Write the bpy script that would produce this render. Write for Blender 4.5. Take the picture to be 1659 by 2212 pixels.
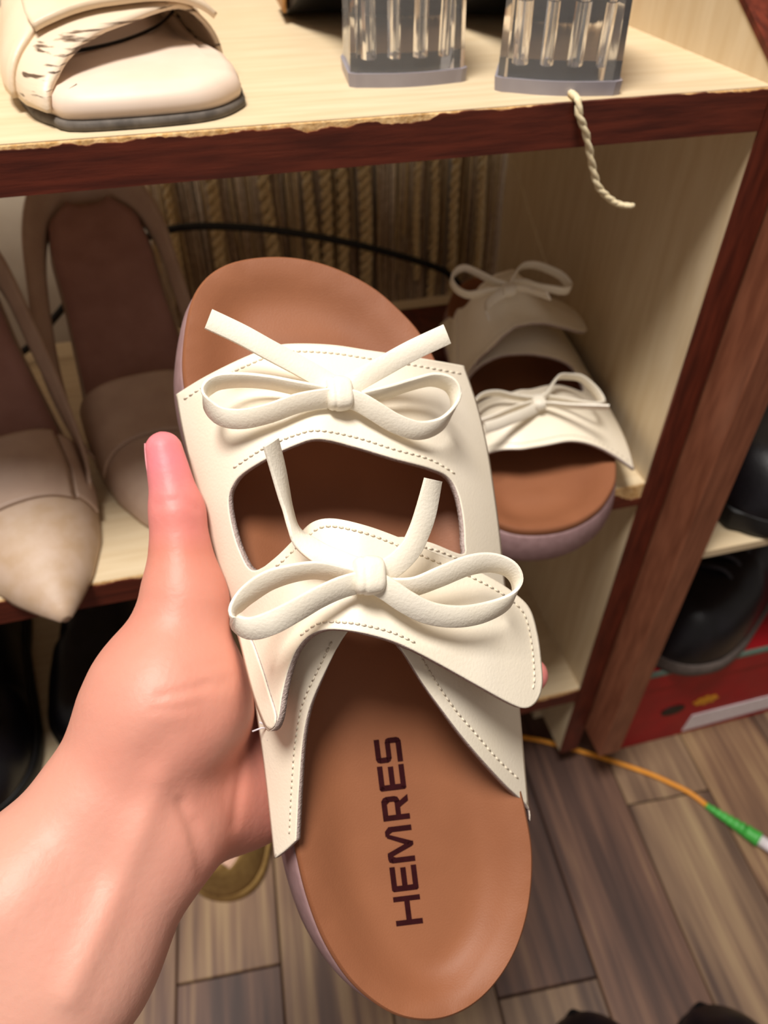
import bpy, bmesh, math, random
import numpy as np
from mathutils import Vector, Matrix
from mathutils.geometry import delaunay_2d_cdt
random.seed(7); rng = np.random.default_rng(7)
for o in list(bpy.data.objects): bpy.data.objects.remove(o, do_unlink=True)
SC = bpy.context.scene; COL = SC.collection

# ------------------------------------------------------------------ camera
FPX, CX, CY = 1600.0, 829.5, 1106.0
yaw, pitch = math.radians(14.41), math.radians(43.22)
CW = Vector((math.sin(yaw)*math.cos(pitch), math.cos(yaw)*math.cos(pitch), -math.sin(pitch)))
CR = Vector((math.cos(yaw), -math.sin(yaw), 0)); CU = CR.cross(CW)
CC = Vector((0, -0.33, 0.736))
cam = bpy.data.cameras.new('camera'); camo = bpy.data.objects.new('camera', cam); COL.objects.link(camo)
camo.matrix_world = Matrix(((CR.x, CU.x, -CW.x, CC.x), (CR.y, CU.y, -CW.y, CC.y), (CR.z, CU.z, -CW.z, CC.z), (0, 0, 0, 1)))
cam.sensor_fit = 'VERTICAL'; cam.sensor_height = 24.0; cam.lens = FPX/2212*24.0
cam.clip_start = 0.01
cam.dof.use_dof = True; cam.dof.focus_distance = 0.222; cam.dof.aperture_fstop = cam.lens/2.2
SC.camera = camo

# ------------------------------------------------------------------ light
SC.view_settings.view_transform = 'Standard'; SC.view_settings.look = 'None'
SC.view_settings.exposure = 0.0; SC.view_settings.gamma = 1.0; SC.view_settings.use_curve_mapping = False
wd = bpy.data.worlds.new('room_light'); SC.world = wd; wd.use_nodes = True
wd.node_tree.nodes['Background'].inputs[0].default_value = (1.0, 0.86, 0.76, 1)
wd.node_tree.nodes['Background'].inputs[1].default_value = 0.27
def area(name, loc, target, size, power, col):
    l = bpy.data.lights.new(name, 'AREA'); l.shape = 'DISK'; l.size = size; l.energy = power; l.color = col
    o = bpy.data.objects.new(name, l); COL.objects.link(o); o.location = loc
    o.rotation_euler = (Vector(target)-Vector(loc)).to_track_quat('-Z', 'Y').to_euler(); return o
# the room's ceiling lamp, above and a little behind the photographer; ceiling height about 2.4 m
area('ceiling_lamp_offscreen', (-0.29, -0.37, 2.38), (0.0, -0.05, 0.5), 0.60, 53, (1.0, 0.95, 0.89))

# ------------------------------------------------------------------ helpers
def ray(x, y): return CW + CR*((x-CX)/FPX) - CU*((y-CY)/FPX)
def at_depth(x, y, d): return CC + ray(x, y)*d
def at_y(x, y, Y): d = ray(x, y); return CC + d*((Y-CC.y)/d.y)
def at_z(x, y, Z): d = ray(x, y); return CC + d*((Z-CC.z)/d.z)
def lin(h):
    h = h.lstrip('#'); o = []
    for i in (0, 2, 4):
        c = int(h[i:i+2], 16)/255; o.append(c/12.92 if c <= .04045 else ((c+.055)/1.055)**2.4)
    return (*o, 1)
def mat(name, col, rough=.5, col2=None, scale=40, stretch=(1, 1, 1), detail=4, bump=0, bscale=None, ramp=(.35, .65), sheen=0, spec=.5, coat=0, metallic=0, trans=0, ior=1.45, sss=0, sssr=(1, .3, .2), coord='Object', emis=None):
    m = bpy.data.materials.new(name); m.use_nodes = True; nt = m.node_tree; N = nt.nodes; Lk = nt.links
    b = N['Principled BSDF']; b.inputs['Base Color'].default_value = lin(col); b.inputs['Roughness'].default_value = rough
    b.inputs['Specular IOR Level'].default_value = spec; b.inputs['Metallic'].default_value = metallic
    b.inputs['Transmission Weight'].default_value = trans; b.inputs['IOR'].default_value = ior
    b.inputs['Coat Weight'].default_value = coat; b.inputs['Sheen Weight'].default_value = sheen
    if sss:
        b.inputs['Subsurface Weight'].default_value = sss; b.inputs['Subsurface Radius'].default_value = sssr; b.inputs['Subsurface Scale'].default_value = .004
    if col2 or bump:
        tc = N.new('ShaderNodeTexCoord'); mp = N.new('ShaderNodeMapping'); mp.inputs['Scale'].default_value = stretch
        Lk.new(tc.outputs[coord], mp.inputs[0])
        if col2:
            n = N.new('ShaderNodeTexNoise'); n.inputs['Scale'].default_value = scale; n.inputs['Detail'].default_value = detail
            Lk.new(mp.outputs[0], n.inputs['Vector'])
            r = N.new('ShaderNodeValToRGB'); r.color_ramp.elements[0].position = ramp[0]; r.color_ramp.elements[1].position = ramp[1]
            r.color_ramp.elements[0].color = lin(col); r.color_ramp.elements[1].color = lin(col2)
            Lk.new(n.outputs['Fac'], r.inputs[0]); Lk.new(r.outputs[0], b.inputs['Base Color'])
        if bump:
            n2 = N.new('ShaderNodeTexNoise'); n2.inputs['Scale'].default_value = bscale or scale; n2.inputs['Detail'].default_value = 3
            Lk.new(mp.outputs[0], n2.inputs['Vector'])
            bp = N.new('ShaderNodeBump'); bp.inputs['Strength'].default_value = bump; bp.inputs['Distance'].default_value = .001
            Lk.new(n2.outputs['Fac'], bp.inputs['Height']); Lk.new(bp.outputs[0], b.inputs['Normal'])
    return m
M = {}
M['ply'] = mat('light_plywood', 'D8C5A4', .55, 'CEB894', 14, (1.2, 14, 14), 5, .15, 60)
M['ply_side'] = mat('light_plywood_side', 'D8C5A4', .55, 'CEB894', 12, (10, 10, 1.3), 5, .12, 60)
M['chip'] = mat('particle_board', 'C79A5E', .85, 'E2BE88', 420, (1, 1, 1), 3, .5, 500)
M['brown'] = mat('mahogany_veneer', '6A2E1E', .42, '4A1E14', 26, (1, 6, 12), 6, .1, 120, spec=.4)
M['brown_v'] = mat('mahogany_veneer_upright', '6A2E1E', .42, '4A1E14', 26, (10, 6, 1), 6, .1, 120, spec=.4)
M['brown_n'] = mat('walnut_upright', '8E5840', .45, '744430', 22, (10, 6, 1), 6, .1, 120, spec=.4)
M['cream'] = mat('cream_leather', 'F5EBD8', .36, 'F3E8D2', 30, bump=.10, bscale=900, spec=.45)
M['cream_rib'] = mat('cream_ribbon_leather', 'F2EADA', .38, 'EEE5D2', 60, bump=.14, bscale=1100, spec=.45)
M['felt'] = mat('grey_felt_lining', 'B9A8A2', .95, 'A39088', 900, bump=.6, bscale=1500, spec=.1)
M['stitch'] = mat('beige_thread', 'E6DBC8', .8, 'D8CBB6', 900)
M['footbed'] = mat('tan_footbed', '935E40', .52, '89563A', 22, bump=.10, bscale=1600, spec=.35)
M['print'] = mat('dark_brown_print', '2A080B', .85, '300C10', 300, spec=.15)
M['mauve'] = mat('mauve_rubber_sole', '9B7C7C', .6, '8E7070', 200)
M['tread'] = mat('dark_tread', '5A4644', .8, '4A3836', 200)
M['taupe'] = mat('taupe_leather', 'BFA592', .5, 'B59A88', 60, bump=.12, bscale=900)
M['taupe_strap'] = mat('mauve_taupe_leather', 'BFA592', .5, 'B59A88', 60, bump=.1, bscale=900)
M['taupe_in'] = mat('mauve_insole', 'A67C72', .55, '9A7066', 60)
M['taupe_scuff'] = mat('taupe_leather_scuffed', 'C2A994', .5, 'B89C80', 90, bump=.1, bscale=900)
M['black'] = mat('black_leather', '0B0A0E', .35, '131118', 60, bump=.2, bscale=700, spec=.5)
M['black_rub'] = mat('black_rubber', '0C0B0C', .5, '121112', 90)
M['grey_rub'] = mat('grey_rubber', '5B504A', .75, '4E443F', 200)
M['red'] = mat('red_card', 'A50D18', .5, '96101A', 30)
M['label_white'] = mat('white_paper', 'E6DEE2', .7, 'D9CFD4', 300)
M['yellow'] = mat('yellow_print', 'E0A02A', .6, 'C98618', 260)
M['green_edge'] = mat('grey_green_card', '5E7A6C', .7, '6C7B70', 120)
M['orange'] = mat('orange_cable', 'E09422', .45, 'D8891C', 100)
M['green'] = mat('green_boot', '3FA23F', .45, '48AE48', 100)
M['clear'] = mat('clear_acrylic', 'FFFFFF', .05, trans=.93, ior=1.42)
M['frost'] = mat('frosted_top_lift', 'DAD4DE', .35, 'CEC7D2', 80, trans=.55, ior=1.45)
M['cream2'] = mat('warm_cream_leather', 'E2CEB4', .42, 'DCC6A8', 30, bump=.1, bscale=700)
M['insole2'] = mat('pale_cream_insole', 'E4D0BE', .5, 'DEC8B4', 40)
M['greysole'] = mat('dark_grey_outsole', '6A625A', .75, '4E4741', 160)
M['goldleather'] = mat('golden_tan_leather', 'B98A52', .45, 'A87842', 40)
M['wall'] = mat('beige_wall', 'CFBFA8', .9, 'C2B09A', 20)
M['cord'] = mat('gold_cord', 'F0DAA8', .6, 'D8BC84', 300, sheen=.3)
M['fringe'] = mat('brown_fringe', 'D8C0A2', .55, 'B89C7C', 200)
M['fringe_l'] = mat('glossy_fringe', 'E0C89C', .35, 'C8AC7C', 300)
M['string'] = mat('cream_string', 'EADBB8', .8, 'D8C69E', 400)
M['olive'] = mat('olive_tan_suede', '9A7A44', .8, '8A6A38', 160)
M['pinkin'] = mat('pale_pink_lining', 'E0B8A0', .7, 'D6AC94', 80)
M['sub'] = mat('dark_subfloor', '2A1C18', .9, '33231E', 60)

def tag(o, label, cat, group=None):
    o['label'] = label; o['category'] = cat
    if group: o['group'] = group
    return o
def empty(name, loc=(0, 0, 0), rz=0, mw=None):
    o = bpy.data.objects.new(name, None); COL.objects.link(o); o.empty_display_size = .02
    if mw is not None: o.matrix_world = mw
    else: o.location = loc; o.rotation_euler = (0, 0, rz)
    return o
def mesh(name, V, Fc, mats, parent=None, smooth=True, mi=None):
    me = bpy.data.meshes.new(name); me.from_pydata([tuple(map(float, v)) for v in V], [], [tuple(map(int, f)) for f in Fc]); me.update()
    if not isinstance(mats, (list, tuple)): mats = [mats]
    for m in mats: me.materials.append(M[m] if isinstance(m, str) else m)
    if smooth: me.polygons.foreach_set('use_smooth', [True]*len(me.polygons))
    if mi is not None: me.polygons.foreach_set('material_index', list(mi))
    o = bpy.data.objects.new(name, me); COL.objects.link(o)
    if parent is not None: o.parent = parent
    return o
def fixn(o):
    bm = bmesh.new(); bm.from_mesh(o.data); bmesh.ops.recalc_face_normals(bm, faces=bm.faces); bm.to_mesh(o.data); bm.free(); return o
def solid(o, t, off=-1, rim=0):
    md = o.modifiers.new('thickness', 'SOLIDIFY'); md.thickness = t; md.offset = off; md.use_even_offset = False
    if rim: md.material_offset_rim = rim; md.material_offset = rim
    return o
def bevel(o, w=.001, seg=2):
    md = o.modifiers.new('bevel', 'BEVEL'); md.width = w; md.segments = seg; md.limit_method = 'ANGLE'; return o
class MB:
    def __init__(s): s.v = []; s.f = []
    def add(s, V, F):
        b = len(s.v); s.v += [tuple(v) for v in V]; s.f += [tuple(b+i for i in f) for f in F]; return s
    def box(s, a, b):
        (x0, y0, z0), (x1, y1, z1) = a, b
        return s.add([(x0, y0, z0), (x1, y0, z0), (x1, y1, z0), (x0, y1, z0), (x0, y0, z1), (x1, y0, z1), (x1, y1, z1), (x0, y1, z1)],
                     [(0, 3, 2, 1), (4, 5, 6, 7), (0, 1, 5, 4), (1, 2, 6, 5), (2, 3, 7, 6), (3, 0, 4, 7)])
    def tube(s, pts, r, n=8, cap=True):
        pts = [Vector(p) for p in pts]; rs = r if isinstance(r, (list, tuple, np.ndarray)) else [r]*len(pts)
        V = []; up = None
        for i, p in enumerate(pts):
            t = (pts[min(i+1, len(pts)-1)]-pts[max(i-1, 0)]).normalized()
            if up is None:
                up = Vector((0, 0, 1)) if abs(t.z) < .9 else Vector((1, 0, 0))
            a = (up - t*up.dot(t)).normalized(); up = a; b = t.cross(a)
            for k in range(n):
                an = 2*math.pi*k/n; V.append(p + (a*math.cos(an)+b*math.sin(an))*rs[i])
        F = []
        for i in range(len(pts)-1):
            for k in range(n): F.append((i*n+k, i*n+(k+1) % n, (i+1)*n+(k+1) % n, (i+1)*n+k))
        if cap: F.append(tuple(range(n))[::-1]); F.append(tuple((len(pts)-1)*n+k for k in range(n)))
        return s.add(V, F)
    def build(s, name, m, parent=None, smooth=False): return mesh(name, s.v, s.f, m, parent, smooth)
def spline(P, step, closed=False):
    """Catmull-Rom resample of points (any dimension) at about `step` (measured on first two coords)."""
    P = np.array(P, float); n = len(P); out = []
    rg = range(n if closed else n-1)
    for i in rg:
        if closed: a, b, c, d = P[(i-1) % n], P[i], P[(i+1) % n], P[(i+2) % n]
        else: a, b, c, d = P[max(i-1, 0)], P[i], P[i+1], P[min(i+2, n-1)]
        k = max(1, int(math.ceil(np.linalg.norm((c-b)[:2])/step)))
        for j in range(k):
            t = j/k; out.append(.5*((2*b)+(-a+c)*t+(2*a-5*b+4*c-d)*t*t+(-a+3*b-3*c+d)*t**3))
    if not closed: out.append(P[-1])
    return np.array(out)
def inside(P, poly):
    x, y = P[:, 0], P[:, 1]; r = np.zeros(len(P), bool); n = len(poly); j = n-1
    for i in range(n):
        xi, yi = poly[i]; xj, yj = poly[j]
        c = ((yi > y) != (yj > y)); 
        with np.errstate(divide='ignore', invalid='ignore'): xx = (xj-xi)*(y-yi)/(yj-yi)+xi
        r ^= c & (x < xx); j = i
    return r
def pdist(P, poly, closed=True):
    d = np.full(len(P), 1e9); n = len(poly)
    for i in range(n if closed else n-1):
        a = poly[i]; b = poly[(i+1) % n]; ab = b-a; L = max((ab*ab).sum(), 1e-9)
        t = np.clip(((P-a)@ab)/L, 0, 1); d = np.minimum(d, np.linalg.norm(P-(a+t[:, None]*ab), axis=1))
    return d
def cdt(outer, holes, step, rings=()):
    """triangulated fill of a polygon with holes; interior points on a jittered grid"""
    polys = [np.array(outer)]+[np.array(h) for h in holes]
    lo = polys[0].min(0); hi = polys[0].max(0)
    gx, gy = np.meshgrid(np.arange(lo[0], hi[0], step), np.arange(lo[1], hi[1], step*.866))
    gx = gx + (np.arange(gx.shape[0]) % 2)[:, None]*step*.5
    G = np.stack([gx.ravel(), gy.ravel()], 1); k = inside(G, polys[0])
    for h in polys[1:]: k &= ~inside(G, h)
    G = G[k]; dm = np.full(len(G), 1e9)
    for q in polys: dm = np.minimum(dm, pdist(G, q))
    G = G[dm > max(step*.55, (max(rings)+step*.5) if rings else 0)]
    for d in rings:
        for q in polys:
            t = np.roll(q, -1, 0)-np.roll(q, 1, 0); t /= np.linalg.norm(t, axis=1)[:, None]+1e-9; nn = np.stack([t[:, 1], -t[:, 0]], 1)
            for sgn in (1, -1):
                R_ = q+nn*d*sgn; kk = inside(R_, polys[0])
                for h in polys[1:]: kk &= ~inside(R_, h)
                R_ = R_[kk]; dd = np.full(len(R_), 1e9)
                for q2 in polys: dd = np.minimum(dd, pdist(R_, q2))
                G = np.concatenate([G, R_[dd > d*.93]])
    V = []; E = []
    for q in polys:
        b = len(V); V += [tuple(p) for p in q]; E += [(b+i, b+(i+1) % len(q)) for i in range(len(q))]
    V += [tuple(p) for p in G]
    r = delaunay_2d_cdt([Vector(v) for v in V], E, [], 0, 1e-6)
    P = np.array([tuple(v) for v in r[0]]); T = np.array([f for f in r[2] if len(f) == 3])
    c = P[T].mean(1); k = inside(c, polys[0])
    for h in polys[1:]: k &= ~inside(c, h)
    return P, T[k]
def sstep(a, b, x): t = np.clip((x-a)/(b-a), 0, 1); return t*t*(3-2*t)

# ================================================================== SETTING
# ---- floor with planks
PANG = math.radians(-4.0)   # planks run almost straight in under the shelves
floor = MB().box((-1.6, -1.4, -.03), (1.8, 1.0, -.006)).build('floor', 'sub'); floor['kind'] = 'structure'
def plank_mat(name, ramp):
    m = bpy.data.materials.new(name); m.use_nodes = True; nt = m.node_tree; N = nt.nodes; Lk = nt.links; b = N['Principled BSDF']
    b.inputs['Roughness'].default_value = .5
    tc = N.new('ShaderNodeTexCoord'); oi = N.new('ShaderNodeObjectInfo'); ad = N.new('ShaderNodeVectorMath'); ad.operation = 'ADD'
    cb = N.new('ShaderNodeCombineXYZ'); mu = N.new('ShaderNodeMath'); mu.operation = 'MULTIPLY'; mu.inputs[1].default_value = 37
    Lk.new(oi.outputs['Random'], mu.inputs[0])
    for k in range(3): Lk.new(mu.outputs[0], cb.inputs[k])
    Lk.new(tc.outputs['Object'], ad.inputs[0]); Lk.new(cb.outputs[0], ad.inputs[1])
    outs = []
    for sc, st, de in ((1, (34, 2.2, 1), 3), (1, (150, 6, 1), 5), (1, (9, 5, 1), 2)):
        mp = N.new('ShaderNodeMapping'); mp.inputs['Scale'].default_value = st; Lk.new(ad.outputs[0], mp.inputs[0])
        n = N.new('ShaderNodeTexNoise'); n.inputs['Scale'].default_value = 1; n.inputs['Detail'].default_value = de; Lk.new(mp.outputs[0], n.inputs['Vector']); outs.append(n.outputs['Fac'])
    a = N.new('ShaderNodeMath'); a.operation = 'MULTIPLY_ADD'; a.inputs[1].default_value = .45; Lk.new(outs[1], a.inputs[0])
    a0 = N.new('ShaderNodeMath'); a0.operation = 'MULTIPLY'; a0.inputs[1].default_value = .55; Lk.new(outs[0], a0.inputs[0]); Lk.new(a0.outputs[0], a.inputs[2])
    c = N.new('ShaderNodeMath'); c.operation = 'MULTIPLY_ADD'; c.inputs[1].default_value = .35; Lk.new(outs[2], c.inputs[0]); Lk.new(a.outputs[0], c.inputs[2])
    r = N.new('ShaderNodeValToRGB'); cr = r.color_ramp
    cr.elements[0].position = ramp[0][0]; cr.elements[0].color = lin(ramp[0][1]); cr.elements[1].position = ramp[-1][0]; cr.elements[1].color = lin(ramp[-1][1])
    for p, h in ramp[1:-1]: e = cr.elements.new(p); e.color = lin(h)
    Lk.new(c.outputs[0], r.inputs[0]); Lk.new(r.outputs[0], b.inputs['Base Color'])
    bp = N.new('ShaderNodeBump'); bp.inputs['Strength'].default_value = .25; bp.inputs['Distance'].default_value = .001; Lk.new(c.outputs[0], bp.inputs['Height']); Lk.new(bp.outputs[0], b.inputs['Normal'])
    return m
PM = [plank_mat('weathered_plank_dark', [(.50, '33211B'), (.62, '4A332A'), (.74, '66493A'), (.86, '8A6C50')]),
      plank_mat('weathered_plank_mid', [(.48, '3A2620'), (.60, '5C4234'), (.70, '7E6048'), (.84, 'A08460')]),
      plank_mat('weathered_plank_light', [(.46, '46322A'), (.58, '67503F'), (.70, '846A52'), (.86, 'A08866')])]
PWD = .09; ca, sa = math.cos(PANG), math.sin(PANG)
seq = [2, 0, 1, 0, 0, 2, 1, 0, 1, 2]
pm_cache = {}
for i in range(-5, 10):
    x0 = -.126 + i*PWD
    y = -.75 - ((i*37) % 11)*.06
    while y < .85:
        Ln = .62
        k = (i*7+int((y+2)*5)) % 3 if not (0 <= i+0 < 7 and -.3 < y+Ln*.5 < .5) else [1, 1, 0, 0, 0, 2, 1][i % 7]
        key = k
        if key not in pm_cache:
            mb = MB().box((.0006, .0006, -.012), (PWD-.0006, Ln-.0008, 0)); o = mb.build('plank', PM[k], floor); bevel(o, .0008, 1); pm_cache[key] = o.data
        else:
            o = bpy.data.objects.new('plank', pm_cache[key]); COL.objects.link(o); o.parent = floor; bevel(o, .0008, 1)
        # rotated about the floor point (0.235, -0.1)
        lx, ly = x0-.235, y-(-.1) + (-.0437 if i == 1 else 0)
        o.location = (.235+lx*ca-ly*sa*-1*-1, -.1+lx*sa+ly*ca, 0); o.rotation_euler = (0, 0, PANG*-1*-1)
        y += Ln
wall = MB().box((-1.4, .37, 0), (1.6, .40, 2.0)).build('wall_back', 'wall'); wall['kind'] = 'structure'

# ---- shoe shelf
SX = .273; S1, S2, S3 = .644, .398, .146; TH = .019; DEP = .30; LEFT = -.62
shelf = empty('shoe_shelf', (SX, 0, 0)); shelf_off = Vector((SX, 0, 0))
tag(shelf, 'open wooden shoe shelf, light plywood boards with chipped reddish-brown front edges', 'shelf')
RG = [rng.normal(0, 1, 900) for _ in range(3)]
for k_ in range(3): RG[k_] = np.convolve(RG[k_], np.array([.25, .5, .25]), 'same')*.6+np.convolve(RG[k_], np.ones(9)/9, 'same')*1.2
def ragged(x, kind):
    """how far the brown edge veneer has broken away below the top of the board"""
    n = float(np.interp(x, np.linspace(-.65, .30, 900), RG[kind]))*.0006
    if kind == 0: base = float(np.interp(x, [-.1, .045, .05, .07, .075, .105, .11, .15, .155, .225, .23, .27], [.0022, .0018, .0030, .0034, .0020, .0032, .0010, .0008, .0004, .0003, .0012, .0010]))
    elif kind == 1: base = float(np.interp(x, [-.1, .20, .245, .255, .265], [.0016, .002, .003, .008, .013]))
    else: base = float(np.interp(x, [-.1, .20, .25, .27], [.0018, .003, .004, .002]))
    return max(.0002, base+n*min(1, base/.0015))
for zi, (z, kd) in enumerate(((S1, 0), (S2, 1), (S3, 2))):
    bm_ = MB().box((LEFT-SX, .0016, z-TH), (0, DEP, z)); b = bm_.build('shelf_board', ['ply'], shelf)
    xs = np.arange(LEFT, SX+.0001, .0014); V = []; F = []
    for x in xs:
        t = z-ragged(x, kd)
        V += [(x-SX, 0, z-TH-.0002), (x-SX, 0, t), (x-SX, .0016, t), (x-SX, .0016, z-TH-.0002)]
    for i in range(len(xs)-1):
        a = i*4; F += [(a, a+4, a+5, a+1), (a+1, a+5, a+6, a+2), (a+3, a+7, a+4, a), (a+2, a+6, a+7, a+3)]
    F += [(0, 1, 2, 3), tuple(len(V)-4+k for k in (3, 2, 1, 0))]
    mesh('edge_band', V, F, 'brown', b, False)
    # bared particle board behind the broken veneer, standing slightly proud in crumbs
    V = []; F = []
    for i, x in enumerate(xs):
        p = .0005+.0005*abs(float(np.interp(x, np.linspace(-.65, .30, 900), RG[(zi+1) % 3])))
        V += [(x-SX, .0016, z-.0004), (x-SX, .0016-p*.6, z-.0009), (x-SX, .0016-p, z-ragged(x, kd)-.0006), (x-SX, .0017, z-ragged(x, kd)-.0006)]
    for i in range(len(xs)-1):
        a = i*4; F += [(a+k, a+4+k, a+4+(k+1) % 4, a+(k+1) % 4) for k in range(4)]
    mesh('chipped_core', V, F, 'chip', b, False)
# side panel with a raked upper edge
rk = .56; yt = DEP
def prism_yz(poly, x0, x1):
    V = [(x0, y, z) for y, z in poly]+[(x1, y, z) for y, z in poly]; n = len(poly)
    return V, [tuple(range(n)), tuple(range(2*n-1, n-1, -1))]+[(i, i+n, (i+1) % n+n, (i+1) % n) for i in range(n)]
pw = .018
poly = [(.06, .03), (.06, 0), (DEP, 0), (DEP, S1+.004+rk*DEP), (.0016, S1+.004), (.0016, .03)]
sp = fixn(mesh('side_panel', *prism_yz(poly, 0, pw), 'ply_side', shelf, False))
e = [(-.0002, .03), (.0016, .03), (.0016, S1+.004), (DEP, S1+.004+rk*DEP), (DEP, S1+.0065+rk*DEP), (-.0002, S1+.0065)]
fixn(mesh('edge_band', *prism_yz(e, -.0006, pw+.0004), 'brown_v', sp, False))
# neighbouring shelf unit, standing a little further forward
nb = empty('neighbour_shelf', (.294, -.03, 0))
tag(nb, 'walnut-brown upright and thin shelf of the next shoe rack, beside the red box', 'shelf')
bevel(MB().box((0, 0, .066), (.022, .33, 1.15)).build('upright', 'brown_n', nb), .001)
bevel(MB().box((.001, .10, 0), (.021, .32, .067)).build('foot', 'brown_v', nb), .001)
bevel(MB().box((.022, .004, .337), (.42, .33, .345)).build('shelf_board', 'ply', nb), .001)

# ================================================================== HELD SANDAL (local frame u right, v toe, n up from footbed)
HB = at_depth(930, 2150, .252); TB = at_depth(600, 580, .294)
ev = (TB-HB).normalized(); en = (-CW - ev*(-CW).dot(ev)).normalized(); en = (Matrix.Rotation(math.radians(17), 3, ev) @ en).normalized()
eu = ev.cross(en).normalized()
MHELD = Matrix(((eu.x, ev.x, en.x, HB.x), (eu.y, ev.y, en.y, HB.y), (eu.z, ev.z, en.z, HB.z), (0, 0, 0, 1)))
MINV = np.array(MHELD.inverted())
Rn, Un, Wn, Cn = (np.array(v) for v in (CR, CU, CW, CC)); enn, HBn = np.array(en), np.array(HB)
def Lp(px, w):
    """pixels + heights above the footbed plane -> sandal-local points"""
    px = np.atleast_2d(np.array(px, float)); w = np.broadcast_to(np.asarray(w, float), (len(px),))
    d = Wn + np.outer((px[:, 0]-CX)/FPX, Rn) - np.outer((px[:, 1]-CY)/FPX, Un)
    t = (((HBn-Cn)@enn)+w)/(d@enn); P = Cn + d*t[:, None]
    return P@MINV[:3, :3].T + MINV[:3, 3]
OL = np.array([(380, 852), (392, 920), (412, 1010), (432, 1090), (455, 1170), (478, 1250), (500, 1320), (520, 1400), (545, 1500), (562, 1600), (575, 1700), (585, 1790), (592, 1855)], float)
OR = np.array([(1003, 790), (1030, 870), (1052, 960), (1068, 1060), (1080, 1150), (1090, 1250), (1102, 1350), (1115, 1450), (1125, 1550), (1133, 1640), (1142, 1740), (1145, 1775)], float)
FRONT = [(380, 852), (440, 815), (520, 775), (590, 748), (640, 742), (720, 745), (800, 757), (900, 772), (1003, 790)]
VNOTCH = [(1145, 1775), (1140, 1742), (1095, 1698), (1050, 1650), (1000, 1592), (960, 1540), (915, 1478), (870, 1408), (820, 1345), (775, 1345), (740, 1380), (700, 1455), (668, 1530), (654, 1600), (646, 1700), (640, 1815)]
HOLE = [(545, 1232), (518, 1190), (500, 1130), (494, 1080), (502, 1050), (525, 1022), (580, 988), (640, 960), (690, 948), (770, 966), (850, 990), (930, 1012), (970, 1032), (990, 1070), (1000, 1120), (1003, 1170), (998, 1197), (930, 1172), (870, 1160), (800, 1166), (720, 1176), (640, 1190), (590, 1213)]
FOOT = [(408, 850), (401, 770), (415, 665), (442, 610), (490, 575), (560, 559), (640, 560), (720, 580), (800, 620), (860, 670), (908, 725), (950, 805), (988, 900), (1016, 1000), (1036, 1100), (1050, 1200), (1066, 1350), (1086, 1500), (1108, 1650), (1132, 1750), (1147, 1850), (1139, 1960), (1110, 2055), (1060, 2132), (1000, 2180), (930, 2200), (850, 2185), (770, 2125), (712, 2040), (676, 1950), (653, 1860), (642, 1790), (626, 1650), (602, 1550), (568, 1400), (532, 1260), (495, 1130), (460, 1020), (428, 930)]
OLs, ORs = spline(OL, 3), spline(OR, 3)
def w_base(P):
    x, y = P[:, 0], P[:, 1]
    xl = np.interp(y, OLs[:, 1], OLs[:, 0]); xr = np.interp(y, ORs[:, 1], ORs[:, 0])
    s = np.clip((x-xl)/(xr-xl), 0, 1)
    f = 1-np.abs(2*s-1)**2.7
    hc = np.interp(y, [740, 850, 950, 1100, 1250, 1400, 1600, 1850], [.026, .034, .037, .040, .042, .042, .034, .026])
    return -.002+f*(hc+.002) + .0025*np.exp(-((x-690)/45)**2-((y-940)/90)**2)
def w_strap(P):
    x, y = P[:, 0], P[:, 1]
    kx = [500, 530, 570, 620, 690, 770, 860, 950, 1050, 1120, 1180]; kw = [.001, .009, .022, .038, .051, .056, .053, .047, .039, .031, .023]
    xs = np.linspace(490, 1190, 141); ws = np.interp(xs, kx, kw); ker = np.ones(9)/9; ws = np.convolve(np.pad(ws, 4, mode='edge'), ker, 'valid')
    w = np.interp(x, xs, ws) + np.clip((y-1250)/150, -1, 1)*.004*sstep(520, 620, x)
    return np.maximum(w, w_base(P)+.0016)
foot_poly = spline(FOOT, 12, True)
def w_foot(P):
    d = pdist(P, foot_poly)
    x, y = P[:, 0], P[:, 1]
    dish = np.interp(y, [560, 900, 1300, 1500, 1900, 2200], [.0055, .0055, .0035, .004, .0075, .0075])
    return .003 - (dish+.001)*sstep(0, 120, d) + .0025*np.exp(-((x-640)/90)**2-((y-735)/14)**2)*.35 + .003*np.exp(-((x-560)/90)**2-((y-1420)/200)**2)
SHIFT = [0.0]
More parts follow.
